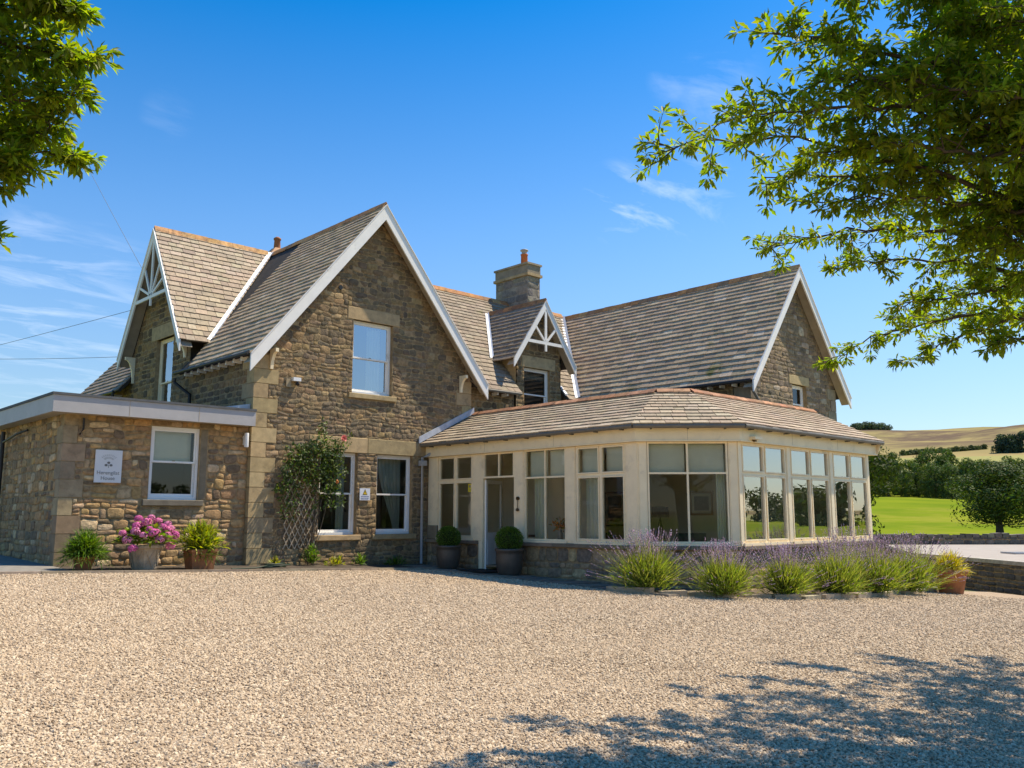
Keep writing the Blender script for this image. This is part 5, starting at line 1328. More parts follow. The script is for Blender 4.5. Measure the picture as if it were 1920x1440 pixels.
# broad dark park tree standing in the field on the right
P, Rm, C_ = far_crown(11.0, 13.5, 60, 15000, 0.46, 210, 0.24, (0.055, 0.085, 0.020))
pk = empty('park_tree', ground_at(1872, 84), label='broad dark park tree standing alone in the green field', cat='tree')
tb = MB(); tb.tube([(0, 0, -0.3), (0.05, 0, 1.6), (0, 0.05, 3.4), (0, 0, 8.6)], [0.55, 0.42, 0.36, 0.08], 10)
for q in range(8):
    a = q * 0.8; tb.tube([(0, 0, 1.9 + 0.25 * q), (1.5 * math.cos(a), 1.5 * math.sin(a), 2.9 + 0.4 * q), (3.9 * math.cos(a), 3.9 * math.sin(a), 3.6 + 0.5 * q)], [0.22, 0.14, 0.03], 6)
tb.build('trunk', M['bark'], pk, False); tag(scatter_mesh('crown', LEAF_V, LEAF_F, Rm, P, M['farleaf'], pk, C_, False), kind='stuff')
pk.scale = (0.68, 0.68, 0.54)
P, Rm, C_ = far_crown(7.2, 6.6, 26, 5200, 0.30, 211, 0.06, (0.036, 0.058, 0.012))
pk = empty('field_tree', ground_at(1612, 58), label='rounded green tree half hidden behind the conservatory end', cat='tree')
tb = MB(); tb.tube([(0, 0, -0.3), (0, 0, 1.5), (0, 0, 5.5)], [0.3, 0.22, 0.05], 8); tb.build('trunk', M['bark'], pk, False); tag(scatter_mesh('crown', LEAF_V, LEAF_F, Rm, P, M['farleaf'], pk, C_, False), kind='stuff')
rt = random.Random(77)
wood = [(1625, 178, 1.15), (1650, 186, 1.15), (1668, 176, 0.95), (1686, 184, 0.85), (1703, 177, 0.72), (1722, 180, 0.85), (1742, 190, 1.1), (1758, 178, 0.9), (1772, 184, 1.12), (1790, 176, 0.9), (1806, 182, 1.0), (1824, 176, 1.0), (1842, 186, 0.95), (1860, 180, 1.0), (1880, 176, 1.0), (1900, 184, 1.05), (1922, 178, 1.0),
        (1637, 212, 1.3), (1677, 216, 1.15), (1712, 214, 1.0), (1750, 216, 1.3), (1784, 214, 1.2), (1815, 216, 1.15)]
places = ['behind the conservatory corner', 'rising tallest at the left of the wood', 'next to the left end of the wood', 'in the left part of the wood', 'low in the dip of the wood', 'left of the middle of the wood', 'tall in the middle of the wood', 'at the front of the middle of the wood', 'at the tall centre of the wood', 'right of the tall centre of the wood', 'in the right half of the wood', 'left of the park tree', 'just behind the left edge of the park tree', 'behind the park tree', 'behind the crown of the park tree', 'behind the right side of the park tree', 'at the right edge of the picture behind the park tree',
          'in the back row above the conservatory corner', 'in the back row at the left of the wood', 'in the back row above the dip', 'in the back row above the middle', 'in the back row right of the middle', 'in the back row near the park tree']
for (pxx, r, s), pl in zip(wood, places):
    kk = rt.randrange(5); tone = ('mid green', 'deep green', 'yellowish green', 'dark green', 'slender green')[kk]
    far_tree(kk, ground_at(pxx, r), s * (0.47 if r < 200 else 0.5), rt.uniform(0, 6.28), f'{tone} woodland tree {pl}', 'woodland beyond the field')
# hedge lines and woods far up the hill: read as masses
def mass(name, label, spots, leaf, tone, seed, cat='woodland'):
    Ps, Rs, Cs = [], [], []
    rg = random.Random(seed)
    for k, (p, h, w) in enumerate(spots):
        P, Rm, C_ = far_crown(h, w, 12, 760, leaf, seed + k, -0.25, tone, (0.24, 0.36)); Ps.append(P + np.array(p)); Rs.append(Rm); Cs.append(C_)
    return tag(scatter_mesh(name, LEAF_V, LEAF_F, np.concatenate(Rs), np.concatenate(Ps), M['farleaf'], None, np.concatenate(Cs)), label, cat, kind='stuff')
mass('hilltop_wood', 'dark clump of trees on the skyline of the hill', [(ground_at(1612 + k * 7 + rt.uniform(-2, 2), 1560 + rt.uniform(-20, 40)), 7 + 6 * math.sin((k + 1) / 10 * 3.14), 20) for k in range(10)], 3.0, (0.055, 0.085, 0.055), 300)
def bearing(deg, r):
    a = YAW - math.radians(deg); p = Vector((CAM.x + r * math.cos(a), CAM.y + r * math.sin(a), 0)); p.z = terrain(p.x, p.y); return p
mass('far_wood', 'long wood on the far side of the valley, mirrored in the garden windows', [(bearing(46 + k * 1.25 + rt.uniform(-.4, .4), 190 + 40 * math.sin(k * 0.7)), rt.uniform(6, 9.5), rt.uniform(6.5, 9)) for k in range(92)], 1.3, (0.050, 0.075, 0.016), 600)
mass('hill_hedge', 'dark hedgerow crossing the lower hillside', [(ground_at(1700 + k * 7.3 + rt.uniform(-2, 2), 470 + k * 1.5), rt.uniform(0.8, 2.2), 4) for k in range(22)], 0.9, (0.06, 0.085, 0.035), 340, 'hedge')
mass('hill_copse', 'dark conifer copse on the hillside at the right edge', [(ground_at(1884 + k * 6, 470), 7 + (k % 3) * 2, 6) for k in range(9)], 1.2, (0.035, 0.065, 0.042), 380)
# ---------------------------------------------------------------- pots and planting
rs = np.random.RandomState(9)
BLADE_V = [(0, 0.5, 0), (0, -0.5, 0), (0.55, -0.34, 0.06), (0.55, 0.34, 0.06), (1, 0, -0.04)]
BLADE_F = [(0, 1, 2, 3), (3, 2, 4)]
SPIKE_V = [(0, 0, 0), (0.35, 0.11, 0), (0.35, 0, 0.11), (0.35, -0.11, 0), (0.35, 0, -0.11), (1, 0, 0)]
SPIKE_F = [(0, 2, 1), (0, 3, 2), (0, 4, 3), (0, 1, 4), (5, 1, 2), (5, 2, 3), (5, 3, 4), (5, 4, 1)]
M['lav_leaf'] = material('lavender_leaf', attr=True, rough=0.7, translucent=0.35, spec=0.2)
M['lav_flower'] = material('lavender_flower', attr=True, rough=0.8, spec=0.15)

def lavender(pos, R, hgt, seed, label):
    rs = np.random.RandomState(seed)
    root = empty('lavender_bush', (*pos, gz(*pos) + 0.03), rs.uniform(0, 6), label, 'lavender', 'lavender bushes along the conservatory')
    # grey green foliage: narrow blades from a woody heart
    n = 5600; a = rs.uniform(0, 6.283, n); lean = np.abs(rs.normal(0, 0.70, n)).clip(0, 1.40)
    d = np.stack([np.cos(a) * np.sin(lean), np.sin(a) * np.sin(lean), np.cos(lean)], 1)
    o = np.stack([rs.normal(0, R * 0.16, n), rs.normal(0, R * 0.16, n), rs.uniform(0, hgt * 0.16, n)], 1)
    st = rs.uniform(0.05, 0.74, n); reach = hgt * 1.02 / (np.cos(lean) * 0.75 + 0.35) * 0.8
    reach = np.minimum(reach, R * 1.05 / np.maximum(0.25, np.sin(lean)))
    p = o + d * (st * reach)[:, None] * 0.85
    d2 = d + rs.normal(0, 0.28, (n, 3)); d2[:, 2] += 0.15
    fr = frames(d2, rs.normal(size=(n, 3))); L = rs.uniform(0.10, 0.21, n); wd = rs.uniform(0.011, 0.021, n)
    fr = fr * np.stack([L, wd, L], 1)[:, None, :]
    col = np.array([0.150, 0.190, 0.030]) * rs.uniform(0.35, 1.6, (n, 1)) * np.stack([rs.uniform(0.8, 1.25, n), np.ones(n), rs.uniform(0.7, 1.6, n)], 1)
    dead = rs.rand(n) < 0.05; col[dead] = np.array([0.36, 0.30, 0.17])
    tag(scatter_mesh('foliage', BLADE_V, BLADE_F, fr, p, M['lav_leaf'], root, col, False), kind='stuff')
    # flower stems and spikes
    m = 460; a = rs.uniform(0, 6.283, m); lean = np.abs(rs.normal(0, 0.62, m)).clip(0, 1.2)
    d = np.stack([np.cos(a) * np.sin(lean), np.sin(a) * np.sin(lean), np.cos(lean)], 1)
    o = np.stack([rs.normal(0, R * 0.15, m), rs.normal(0, R * 0.15, m), rs.uniform(0, 0.1, m)], 1)
    L = np.minimum(hgt * rs.uniform(0.70, 1.14, m) / (np.cos(lean) * 0.7 + 0.35), R * 1.30 / np.maximum(0.25, np.sin(lean)))
    tip = o + d * L[:, None] + np.stack([rs.normal(0, .04, m), rs.normal(0, .04, m), -0.10 * np.sin(lean) * L], 1)
    base = o + d * (L * 0.35)[:, None]
    fr = frames(tip - base, rs.normal(size=(m, 3))) * np.stack([np.linalg.norm(tip - base, axis=1), np.full(m, 0.008), np.full(m, 0.3)], 1)[:, None, :]
    col = np.array([0.27, 0.28, 0.10]) * rs.uniform(0.7, 1.3, (m, 1))
    tag(scatter_mesh('stems', BLADE_V, BLADE_F, fr, base, M['lav_leaf'], root, col, False), kind='stuff')
    k = 3; dd = np.repeat((tip - base) / np.linalg.norm(tip - base, axis=1)[:, None], k, 0); tt = np.repeat(tip, k, 0)
    off = np.tile(np.array([0.0, -0.055, -0.10]), m); pp = tt + dd * off[:, None]
    fr = frames(dd + rs.normal(0, 0.12, dd.shape), rs.normal(size=dd.shape)) * (rs.uniform(0.05, 0.085, len(pp)) * np.tile(np.array([1.0, 1.0, 0.7]), m))[:, None, None]
    col = np.array([0.36, 0.27, 0.37]) * rs.uniform(0.6, 1.3, (len(pp), 1)) * np.stack([rs.uniform(0.85, 1.25, len(pp)), np.ones(len(pp)), rs.uniform(0.85, 1.1, len(pp))], 1)
    tag(scatter_mesh('flower_spikes', SPIKE_V, SPIKE_F, fr, pp, M['lav_flower'], root, col, False), kind='stuff')
lavs = [((5.02, -9.35), 0.98, 1.25, 'wide lavender bush at the left end of the row'), ((5.85, -10.80), 0.80, 1.08, 'second lavender bush from the left, before the bay window'), ((7.45, -11.40), 0.74, 1.06, 'third lavender bush, at the corner of the garden front'), ((9.15, -11.75), 0.98, 1.23, 'fourth lavender bush, broad, before the middle garden window'), ((10.9, -11.95), 0.95, 1.32, 'fifth lavender bush from the left in the row'), ((12.7, -12.0), 1.08, 1.40, 'tall lavender bush at the right end beside the clay pot'), ((11.4, -10.95), 0.85, 1.49, 'lavender bush close to the glazing behind the fifth bush')]
for i, (p, R, h, lb) in enumerate(lavs): lavender(p, R, h, 400 + i, lb)

M['darkpot'] = material('dark_glazed_pot', (0.085, 0.068, 0.052), 0.42, n_scale=5, n_amt=0.25, bump=0.05, b_scale=20, spec=0.5)
M['terracotta'] = material('terracotta', (0.34, 0.145, 0.065), 0.85, n_scale=6, n_amt=0.25, stain=((0.20, 0.15, 0.10), 4, 0.55, 0.75))
M['stonepot'] = material('cast_stone', (0.38, 0.31, 0.22), 0.9, n_scale=8, n_amt=0.25, bump=0.4, b_scale=40)
M['soil'] = material('potting_soil', (0.03, 0.022, 0.016), 0.95)
M['box_leaf'] = material('box_leaf', attr=True, rough=0.55, translucent=0.2, spec=0.3)
def thing_at(name, x, y, label, cat, group=None, rz=0.0, dz=0.0):
    return empty(name, (x, y, gz(x, y) + dz), rz, label, cat, group)
def blades(parent, name, mat, n, o, dirs, L, W_, cols, curl=0.3):
    fr = frames(dirs, np.tile(np.array([0, 0, 1.0]), (n, 1)) + rs.normal(0, 0.3, (n, 3))) * np.stack([L, W_, L], 1)[:, None, :]
    return tag(scatter_mesh(name, BLADE_V, BLADE_F, fr, o, M[mat], parent, cols, False), kind='stuff')
for (x, y, s, lb) in ((5.28, -1.95, 1.0, 'clipped box ball in a dark glazed pot left of the door'), (5.38, -4.42, 1.06, 'clipped box ball in a dark glazed pot right of the door')):
    t = thing_at('box_ball_planter', x, y, lb, 'planter', 'pair of box balls by the door', dz=0.035); t.scale = (s, s, s)
    MB().lathe([(0.25, 0), (0.31, 0.10), (0.345, 0.30), (0.35, 0.50), (0.345, 0.585), (0.375, 0.60), (0.375, 0.66), (0.32, 0.66), (0.31, 0.58)], 32).build('pot', M['darkpot'], t, False)
    MB().lathe([(0.31, 0.585), (0.02, 0.60)], 24).build('soil', M['soil'], t, False)
    n = 5200; v = rs.normal(size=(n, 3)); v /= np.linalg.norm(v, axis=1)[:, None]; v[:, 2] = np.where(v[:, 2] < -0.75, -v[:, 2], v[:, 2])
    rad = 0.345 * rs.uniform(0.80, 1.03, n)
    p = v * rad[:, None] * np.array([1, 1, 0.92]) + np.array([0, 0, 0.88])
    fr = frames(v + rs.normal(0, 0.6, v.shape), rs.normal(size=v.shape)) * (rs.uniform(0.028, 0.050, n))[:, None, None]
    col = np.array([0.085, 0.150, 0.016]) * rs.uniform(0.5, 1.6, (n, 1)); 
    tag(scatter_mesh('foliage', LEAF_V, LEAF_F, fr, p, M['box_leaf'], t, col, False), kind='stuff')
    MB().lathe([(0.02, 0.60), (0.16, 0.62), (0.27, 0.80), (0.27, 0.95), (0.16, 1.11), (0.01, 1.14)], 16, col=(0.02, 0.035, 0.006)).build('dark_core', material('box_heart', (0.02, 0.032, 0.006), 0.9), t, False)  # solid dark green core inside the leaf shell

# hydrangea in a cast stone pot
t = thing_at('potted_hydrangea', -3.10, -1.15, 'pink hydrangea in a patterned stone pot under the white window', 'potted plant')
mb = MB(); n8 = 8
prof_ = [(0.24, 0.0), (0.27, 0.05), (0.36, 0.50), (0.41, 0.52), (0.41, 0.58), (0.35, 0.58)]
mb.lathe(prof_, 8, smooth=False); mb.build('pot', M['stonepot'], t, False)
for q in range(8):          # raised lattice on each face of the pot
    a0, a1 = 2 * math.pi * (q + 0.5) / 8, 2 * math.pi * (q + 1.5) / 8
    for (fa, za, fb, zb_) in ((0.15, 0.10, 0.85, 0.46), (0.85, 0.10, 0.15, 0.46)):
        def pt(f, z, r=0):
            rr = 0.275 + (z - 0.05) / 0.45 * 0.09 + 0.004
            A, B = Vector((rr * math.cos(a0), rr * math.sin(a0), z)), Vector((rr * math.cos(a1), rr * math.sin(a1), z)); return A.lerp(B, f)
        mb = MB(); mb.tube([pt(fa, za), pt(fb, zb_)], 0.012, 5); mb.build('relief_band', M['stonepot'], t, False)
n = 520; v = rs.normal(size=(n, 3)); v /= np.linalg.norm(v, axis=1)[:, None]; v[:, 2] = np.abs(v[:, 2]) * 0.9 - 0.15
p = v * rs.uniform(0.22, 0.62, n)[:, None] * np.array([1, 1, 0.75]) + np.array([0, 0, 0.70])
d = v * np.array([1, 1, 0.5]) + rs.normal(0, 0.35, v.shape)
fr = frames(d, np.tile(np.array([0, 0, 1.0]), (n, 1)) + rs.normal(0, 0.3, (n, 3))) * (rs.uniform(0.12, 0.19, n))[:, None, None] * np.array([1, 1.6, 1])[None, None, :]
col = np.array([0.10, 0.17, 0.02]) * rs.uniform(0.6, 1.5, (n, 1)) * np.stack([rs.uniform(0.8, 1.7, n), np.ones(n), np.ones(n)], 1)
tag(scatter_mesh('foliage', LEAF_V, LEAF_F, fr, p, M['leaf'], t, col, False), kind='stuff')
PET_V = [(0, 0, 0), (0.5, 0.42, 0.12), (1, 0.1, 0), (1, -0.1, 0), (0.5, -0.42, 0.12)]; PET_F = [(0, 2, 1), (0, 3, 2), (0, 4, 3)]
M['petal'] = material('pink_petal', attr=True, rough=0.7, translucent=0.0, spec=0.2)
nh = 260; v = rs.normal(size=(nh, 3)); v /= np.linalg.norm(v, axis=1)[:, None]; v[:, 2] = np.where(v[:, 2] < -0.5, -v[:, 2], v[:, 2])
heads = []
for c_ in ((0.62, 0.17, 0.33), (0.66, 0.24, 0.40), (0.55, 0.12, 0.30)):
    fr = frames(np.cross(v, rs.normal(size=v.shape)), v + rs.normal(0, 0.3, v.shape)) * (rs.uniform(0.028, 0.042, nh))[:, None, None]
    o = scatter_mesh('flower_head', PET_V, PET_F, fr, v * 0.098 * np.array([1, 1, 0.8]), M['petal'], None, np.array(c_) * rs.uniform(0.75, 1.35, (nh, 1)), False); heads.append(o.data); bpy.data.objects.remove(o)
rh = random.Random(12)
spots = [(-0.56, -0.15, 0.86), (-0.50, -0.30, 0.72), (-0.30, -0.25, 1.02), (-0.10, -0.30, 1.10), (-0.36, -0.38, 0.90), (-0.08, -0.45, 0.95), (0.10, -0.40, 0.88), (-0.22, -0.50, 0.80), (0.26, -0.35, 1.00), (0.40, -0.25, 0.92), (0.52, -0.10, 0.95), (0.60, -0.15, 0.80), (0.34, -0.44, 0.80), (0.05, -0.15, 1.20), (-0.20, -0.05, 1.18), (0.22, -0.10, 1.12), (0.14, -0.52, 0.72), (-0.42, -0.45, 0.52), (0.42, -0.42, 0.56), (0.50, 0.05, 1.05), (-0.02, -0.55, 0.86)]
for k, (x, y, z) in enumerate(spots):
    o = bpy.data.objects.new('flower_head', heads[k % 3]); COL.objects.link(o); o.parent = t; o.location = (x * 1.02, y * 0.9, z); o.rotation_euler = (rh.uniform(-0.4, 0.4), rh.uniform(-0.4, 0.4), rh.uniform(0, 6)); s = rh.uniform(0.8, 1.15); o.scale = (s, s, s)

def frond_plant(t, n, R, zc, h, tone, w=0.022, Lr=(0.16, 0.34), droop=0.5, up=0.3, name='foliage'):
    a = rs.uniform(0, 6.283, n); ln = rs.uniform(0.1, 1.35, n)
    d = np.stack([np.cos(a) * np.sin(ln), np.sin(a) * np.sin(ln), np.cos(ln) + up], 1); st = rs.uniform(0.15, 1.0, n)
    p = d * (st * R)[:, None] * np.array([1, 1, h / R]) + np.array([0, 0, zc]); p[:, 2] -= droop * (st * np.sin(ln)) ** 2 * R
    dd = d + rs.normal(0, 0.45, d.shape); dd[:, 2] -= droop * st * 1.3
    col = np.array(tone) * rs.uniform(0.5, 1.5, (n, 1)) * np.stack([rs.uniform(0.8, 1.3, n), np.ones(n), rs.uniform(0.6, 1.4, n)], 1)
    return blades(t, name, 'leaf', n, p, dd, rs.uniform(*Lr, n), rs.uniform(w * 0.7, w * 1.3, n), col)
t = thing_at('potted_fern', -4.42, -1.15, 'bushy green fern spilling over a small clay pot at the wall corner', 'potted plant')
MB().lathe([(0.15, 0), (0.22, 0.26), (0.24, 0.27), (0.24, 0.33), (0.19, 0.33)], 20).build('pot', M['terracotta'], t, False)
frond_plant(t, 2300, 0.50, 0.32, 0.36, (0.085, 0.150, 0.015), droop=0.75)
t = thing_at('planter_shrub', -1.78, -1.15, 'golden leaved shrub in a square clay planter beside the hydrangea', 'potted plant')
mb = MB(); mb.add([(-0.26, -0.2, 0), (0.26, -0.2, 0), (0.26, 0.2, 0), (-0.26, 0.2, 0), (-0.31, -0.25, 0.44), (0.31, -0.25, 0.44), (0.31, 0.25, 0.44), (-0.31, 0.25, 0.44)], [(0, 3, 2, 1), (0, 1, 5, 4), (1, 2, 6, 5), (2, 3, 7, 6), (3, 0, 4, 7), (4, 5, 6, 7)]); mb.build('planter_box', M['terracotta'], t, False)
for (x0, y0, x1, y1) in ((-0.33, -0.27, 0.33, -0.23), (-0.33, 0.23, 0.33, 0.27), (-0.33, -0.23, -0.29, 0.23), (0.29, -0.23, 0.33, 0.23)): MB().box(x0, y0, 0.441, x1, y1, 0.50).build('rim', M['terracotta'], t, False)
frond_plant(t, 900, 0.60, 0.50, 0.46, (0.20, 0.23, 0.014), w=0.045, Lr=(0.14, 0.26), droop=0.4)
frond_plant(t, 700, 0.42, 0.40, 0.25, (0.085, 0.15, 0.015), droop=0.8, name='lower_foliage')
t = thing_at('grass_pot', 14.6, -12.35, 'clay pot of golden grass at the right end of the lavender', 'potted plant')
MB().lathe([(0.30, 0), (0.42, 0.55), (0.455, 0.56), (0.455, 0.64), (0.38, 0.64), (0.36, 0.58)], 28).build('pot', M['terracotta'], t, False)
MB().lathe([(0.37, 0.59), (0.01, 0.61)], 20).build('soil', M['soil'], t, False)
frond_plant(t, 1100, 0.50, 0.62, 0.30, (0.36, 0.31, 0.03), w=0.016, Lr=(0.18, 0.34), droop=0.55)

# climbing rose on its trellis
TR = empty('trellis', (1.75, -0.06, 0.3), label='fan of crossed wooden slats against the front wall under the rose', cat='trellis')
M['slat'] = material('weathered_slat', (0.46, 0.36, 0.24), 0.85, n_scale=20, n_amt=0.3)
tl, trr, tz0, tz1 = 1.02, 2.06, 0.42, 3.0
for k in range(-6, 7):
    for sgn in (1, -1):
        # slats run diagonally; clip to the rectangle
        xa = tl + (trr - tl) * (k / 6.0); pts_ = []
        x0, z0 = (xa, tz0) if sgn > 0 else (tl + trr - xa, tz0)
        slope = 1.9 * sgn
        zs = [tz0, tz1]
        if slope > 0: za = max(tz0, tz0 + (tl - x0) * slope); zb_ = min(tz1, tz0 + (trr - x0) * slope)
        else: za = max(tz0, tz0 + (trr - x0) * slope); zb_ = min(tz1, tz0 + (tl - x0) * slope)
        if zb_ - za < 0.12: continue
        p, q = Vector((x0 + (za - tz0) / slope, -0.045 - (0.012 if sgn > 0 else 0), za)), Vector((x0 + (zb_ - tz0) / slope, -0.045 - (0.012 if sgn > 0 else 0), zb_))
        d = (q - p).normalized(); nn = Vector((-d.z, 0, d.x)) * 0.014
        MB().prism([p - nn, q - nn, q + nn, p + nn], (0, -0.010, 0)).build('slat', M['slat'], TR)
RO = empty('climbing_rose', (1.7, -0.2, -0.05), label='dark leafy climbing rose with one pink bloom on the front wall', cat='climber')
blobs = [(590, 858, 52, 32, 620), (560, 885, 34, 30, 300), (612, 838, 34, 22, 260), (605, 806, 10, 24, 80), (545, 925, 22, 36, 170), (605, 895, 34, 36, 380), (626, 880, 24, 40, 260), (545, 960, 20, 22, 60), (528, 914, 14, 10, 60), (640, 838, 10, 12, 40), (585, 950, 16, 22, 40), (625, 935, 22, 20, 120), (560, 850, 30, 18, 150), (655, 822, 8, 12, 14)]
P_ = []
for cx, cy, rx, ry, n in blobs:
    for _ in range(n):
        while True:
            ux, uy = rs.uniform(-1, 1), rs.uniform(-1, 1)
            if ux * ux + uy * uy < 1: break
        P_.append(tuple(on_y(cx + ux * rx, cy + uy * ry, -0.08 - abs(rs.normal(0, 0.14)))))
P = np.array(P_); n = len(P); d = rs.normal(size=(n, 3)); d[:, 2] -= 0.5; d[:, 1] -= 0.3
fr = frames(d, np.tile(np.array([0, -1.0, 0.5]), (n, 1)) + rs.normal(0, 0.5, (n, 3))) * rs.uniform(0.07, 0.15, n)[:, None, None]
col = np.array([0.050, 0.085, 0.012]) * rs.uniform(0.5, 1.6, (n, 1)) * np.stack([rs.uniform(0.8, 1.4, n), np.ones(n), np.ones(n)], 1)
bright_leaf = rs.rand(n) < 0.10; col[bright_leaf] *= np.array([2.2, 1.9, 1.2])  # a random share of leaves gets a brighter, yellower green
tag(scatter_mesh('foliage', LEAF_V, LEAF_F, fr, P, M['leaf'], RO, col), kind='stuff')
mb = MB(); g0 = Vector((1.75, -0.14, -0.03))
for tgt in ((585, 860), (560, 930), (620, 870), (605, 792), (640, 824), (545, 960)):
    e_ = on_y(*tgt, -0.16); m_ = g0.lerp(e_, 0.5) + Vector((rs.uniform(-0.15, 0.15), -0.05, 0)); mb.tube(smooth_path([g0, m_, e_], 8), 0.014, 6, r1=0.006)
mb.build('stems', M['bark'], RO)
c0 = on_y(644, 822, -0.24)
M['rose'] = material('rose_petal', (0.80, 0.26, 0.22), 0.6, n_scale=30, n_amt=0.2, translucent=0.0)
mb = MB()
for ringk, (rr, nn_, tilt) in enumerate(((0.105, 7, 0.35), (0.080, 6, 0.8), (0.05, 5, 1.2))):
    for q in range(nn_):
        a = q / nn_ * 6.283 + ringk * 0.5; e1 = Vector((math.cos(a), 0, math.sin(a))); e2 = Vector((-math.sin(a), 0, math.cos(a))); out = Vector((0, -1, 0))
        b0 = c0 + e1 * 0.01; m_ = c0 + e1 * rr * 0.7 * math.cos(tilt * 0.6) + out * rr * math.sin(tilt); tp_ = c0 + e1 * rr * math.cos(tilt) + out * rr * 1.1 * math.sin(tilt)
        mb.add([b0, m_ + e2 * rr * 0.5, tp_ + e2 * rr * 0.25, tp_ - e2 * rr * 0.25, m_ - e2 * rr * 0.5], [(0, 1, 2, 3, 4)], (1, 1, 1), 0, True)
mb.build('bloom', M['rose'], RO)
c1 = on_y(632, 904, -0.24); MB().lathe([(0.01, -0.05), (0.05, -0.01), (0.045, 0.04), (0.01, 0.07)], 8, c1).build('bud', material('orange_bud', (0.65, 0.20, 0.06), 0.6), RO)
# weeds along the foot of the wall
for i, (x, R, h, tone, n, lb) in enumerate(((1.75, 0.24, 0.42, (0.10, 0.17, 0.02), 240, 'upright leafy weed at the foot of the trellis'), (0.65, 0.16, 0.14, (0.20, 0.20, 0.03), 90, 'small yellowish weed near the quoins'), (2.55, 0.34, 0.16, (0.22, 0.22, 0.03), 160, 'low yellow green weed under the left window'), (4.6, 0.45, 0.15, (0.09, 0.14, 0.02), 200, 'spreading green weed under the right window'), (3.35, 0.22, 0.22, (0.08, 0.14, 0.02), 120, 'dark tuft of weed between the two windows'))):
    t = thing_at('weed', x, -0.35, lb, 'weed', 'weeds along the wall', dz=0.02); frond_plant(t, n, R, 0.02, h, tone, w=0.035, Lr=(0.08, 0.18), droop=0.3)

# ---------------------------------------------------------------- signs, lamps, mat, wires
SG = empty('name_sign', (-3.62, 0.10, 2.11), label='white house name plaque with crest on the extension wall', cat='sign')
MB().box(-3.93, 0.085, 2.11, -3.31, 0.11, 2.89).build('panel', material('sign_white', (0.72, 0.71, 0.69), 0.5, n_scale=2, n_amt=0.04), SG)
ink = material('sign_ink', (0.17, 0.165, 0.15), 0.6); inkp = material('sign_ink_pale', (0.42, 0.42, 0.39), 0.6)
def text(parent, body, size, loc, mat):
    cu = bpy.data.curves.new('lettering', 'FONT'); cu.body = body; cu.size = size; cu.align_x = 'CENTER'; cu.extrude = 0.001
    o = bpy.data.objects.new('lettering', cu); COL.objects.link(o); o.data.materials.append(mat); o.parent = parent
    o.matrix_parent_inverse = wmat(parent).inverted(); o.location = loc; o.rotation_euler = (math.pi / 2, 0, 0); return o
text(SG, 'Herengilat', 0.125, (-3.62, 0.082, 2.305), ink); text(SG, 'House', 0.125, (-3.62, 0.082, 2.175), ink)
mb = MB()
for k in range(3):      # trefoil of the crest
    a = math.pi / 2 + (k - 1) * 1.75; c = Vector((-3.62 + 0.058 * math.cos(a), 0.081, 2.535 + 0.05 * math.sin(a)))
    mb.add([c + Vector((0.038 * math.cos(q * 0.785), 0, 0.030 * math.sin(q * 0.785))) for q in range(8)], [list(range(8))])
mb.add([(-3.626, 0.081, 2.46), (-3.614, 0.081, 2.46), (-3.614, 0.081, 2.54), (-3.626, 0.081, 2.54)], [(0, 1, 2, 3)]); mb.build('trefoil', ink, SG)
mb = MB()
for k in range(9):      # faint fan of lines above it
    a = math.radians(40 + k * 12.5)
    for r0, r1 in ((0.10, 0.155), (0.175, 0.225)):
        p, q = Vector((-3.62 + r0 * math.cos(a), 0.0815, 2.60 + r0 * math.sin(a) * 0.85)), Vector((-3.62 + r1 * math.cos(a), 0.0815, 2.60 + r1 * math.sin(a) * 0.85)); n_ = Vector((-math.sin(a), 0, math.cos(a))) * 0.007
        mb.add([p - n_, q - n_, q + n_, p + n_], [(0, 1, 2, 3)])
mb.build('crest', inkp, SG)
WS = empty('warning_sign', (3.63, -0.03, 1.78), label='small white warning sign with yellow triangle between the ground floor windows', cat='sign')
MB().box(3.46, -0.05, 1.77, 3.82, -0.03, 2.12).build('panel', material('sign_plate', (0.70, 0.72, 0.76), 0.4), WS)
MB().add([(3.555, -0.053, 1.93), (3.725, -0.053, 1.93), (3.64, -0.053, 2.10)], [(0, 1, 2)]).build('triangle_border', M['black'], WS)
MB().add([(3.578, -0.055, 1.943), (3.702, -0.055, 1.943), (3.64, -0.055, 2.068)], [(0, 1, 2)]).build('triangle', material('sign_yellow', (0.75, 0.52, 0.03), 0.5), WS)
MB().add([(3.632, -0.057, 1.985), (3.648, -0.057, 1.985), (3.651, -0.057, 2.03), (3.629, -0.057, 2.03)], [(0, 1, 2, 3)]).add([(3.633, -0.057, 1.958), (3.647, -0.057, 1.958), (3.647, -0.057, 1.972), (3.633, -0.057, 1.972)], [(0, 1, 2, 3)]).build('exclamation_mark', M['black'], WS)
sb = material('sign_blue', (0.25, 0.28, 0.42), 0.5)
mb = MB()
for z_, h_, segs in ((1.87, 0.026, ((3.50, 3.57), (3.58, 3.68), (3.69, 3.78))), (1.825, 0.014, ((3.49, 3.60), (3.61, 3.70), (3.71, 3.78))), (1.80, 0.010, ((3.50, 3.64), (3.65, 3.76)))):
    for a, b_ in segs: mb.add([(a, -0.053, z_), (b_, -0.053, z_), (b_, -0.053, z_ + h_), (a, -0.053, z_ + h_)], [(0, 1, 2, 3)])
mb.build('print_lines', sb, WS)
NT = empty('yellow_notice', P0(1.98, 2.05, -0.03), label='small yellow notice stuck inside the window left of the door', cat='notice')
mb = MB(); pbox(mb, P0, 1.90, 2.05, 2.02, 2.26, -0.040, -0.036); mb.build('card', material('notice_yellow', (0.75, 0.60, 0.03), 0.6), NT)
mb = MB(); pbox(mb, P0, 1.94, 2.01, 2.15, 2.22, -0.036, -0.034); pbox(mb, P0, 1.93, 2.02, 2.07, 2.085, -0.036, -0.034); mb.build('print', ink, NT)
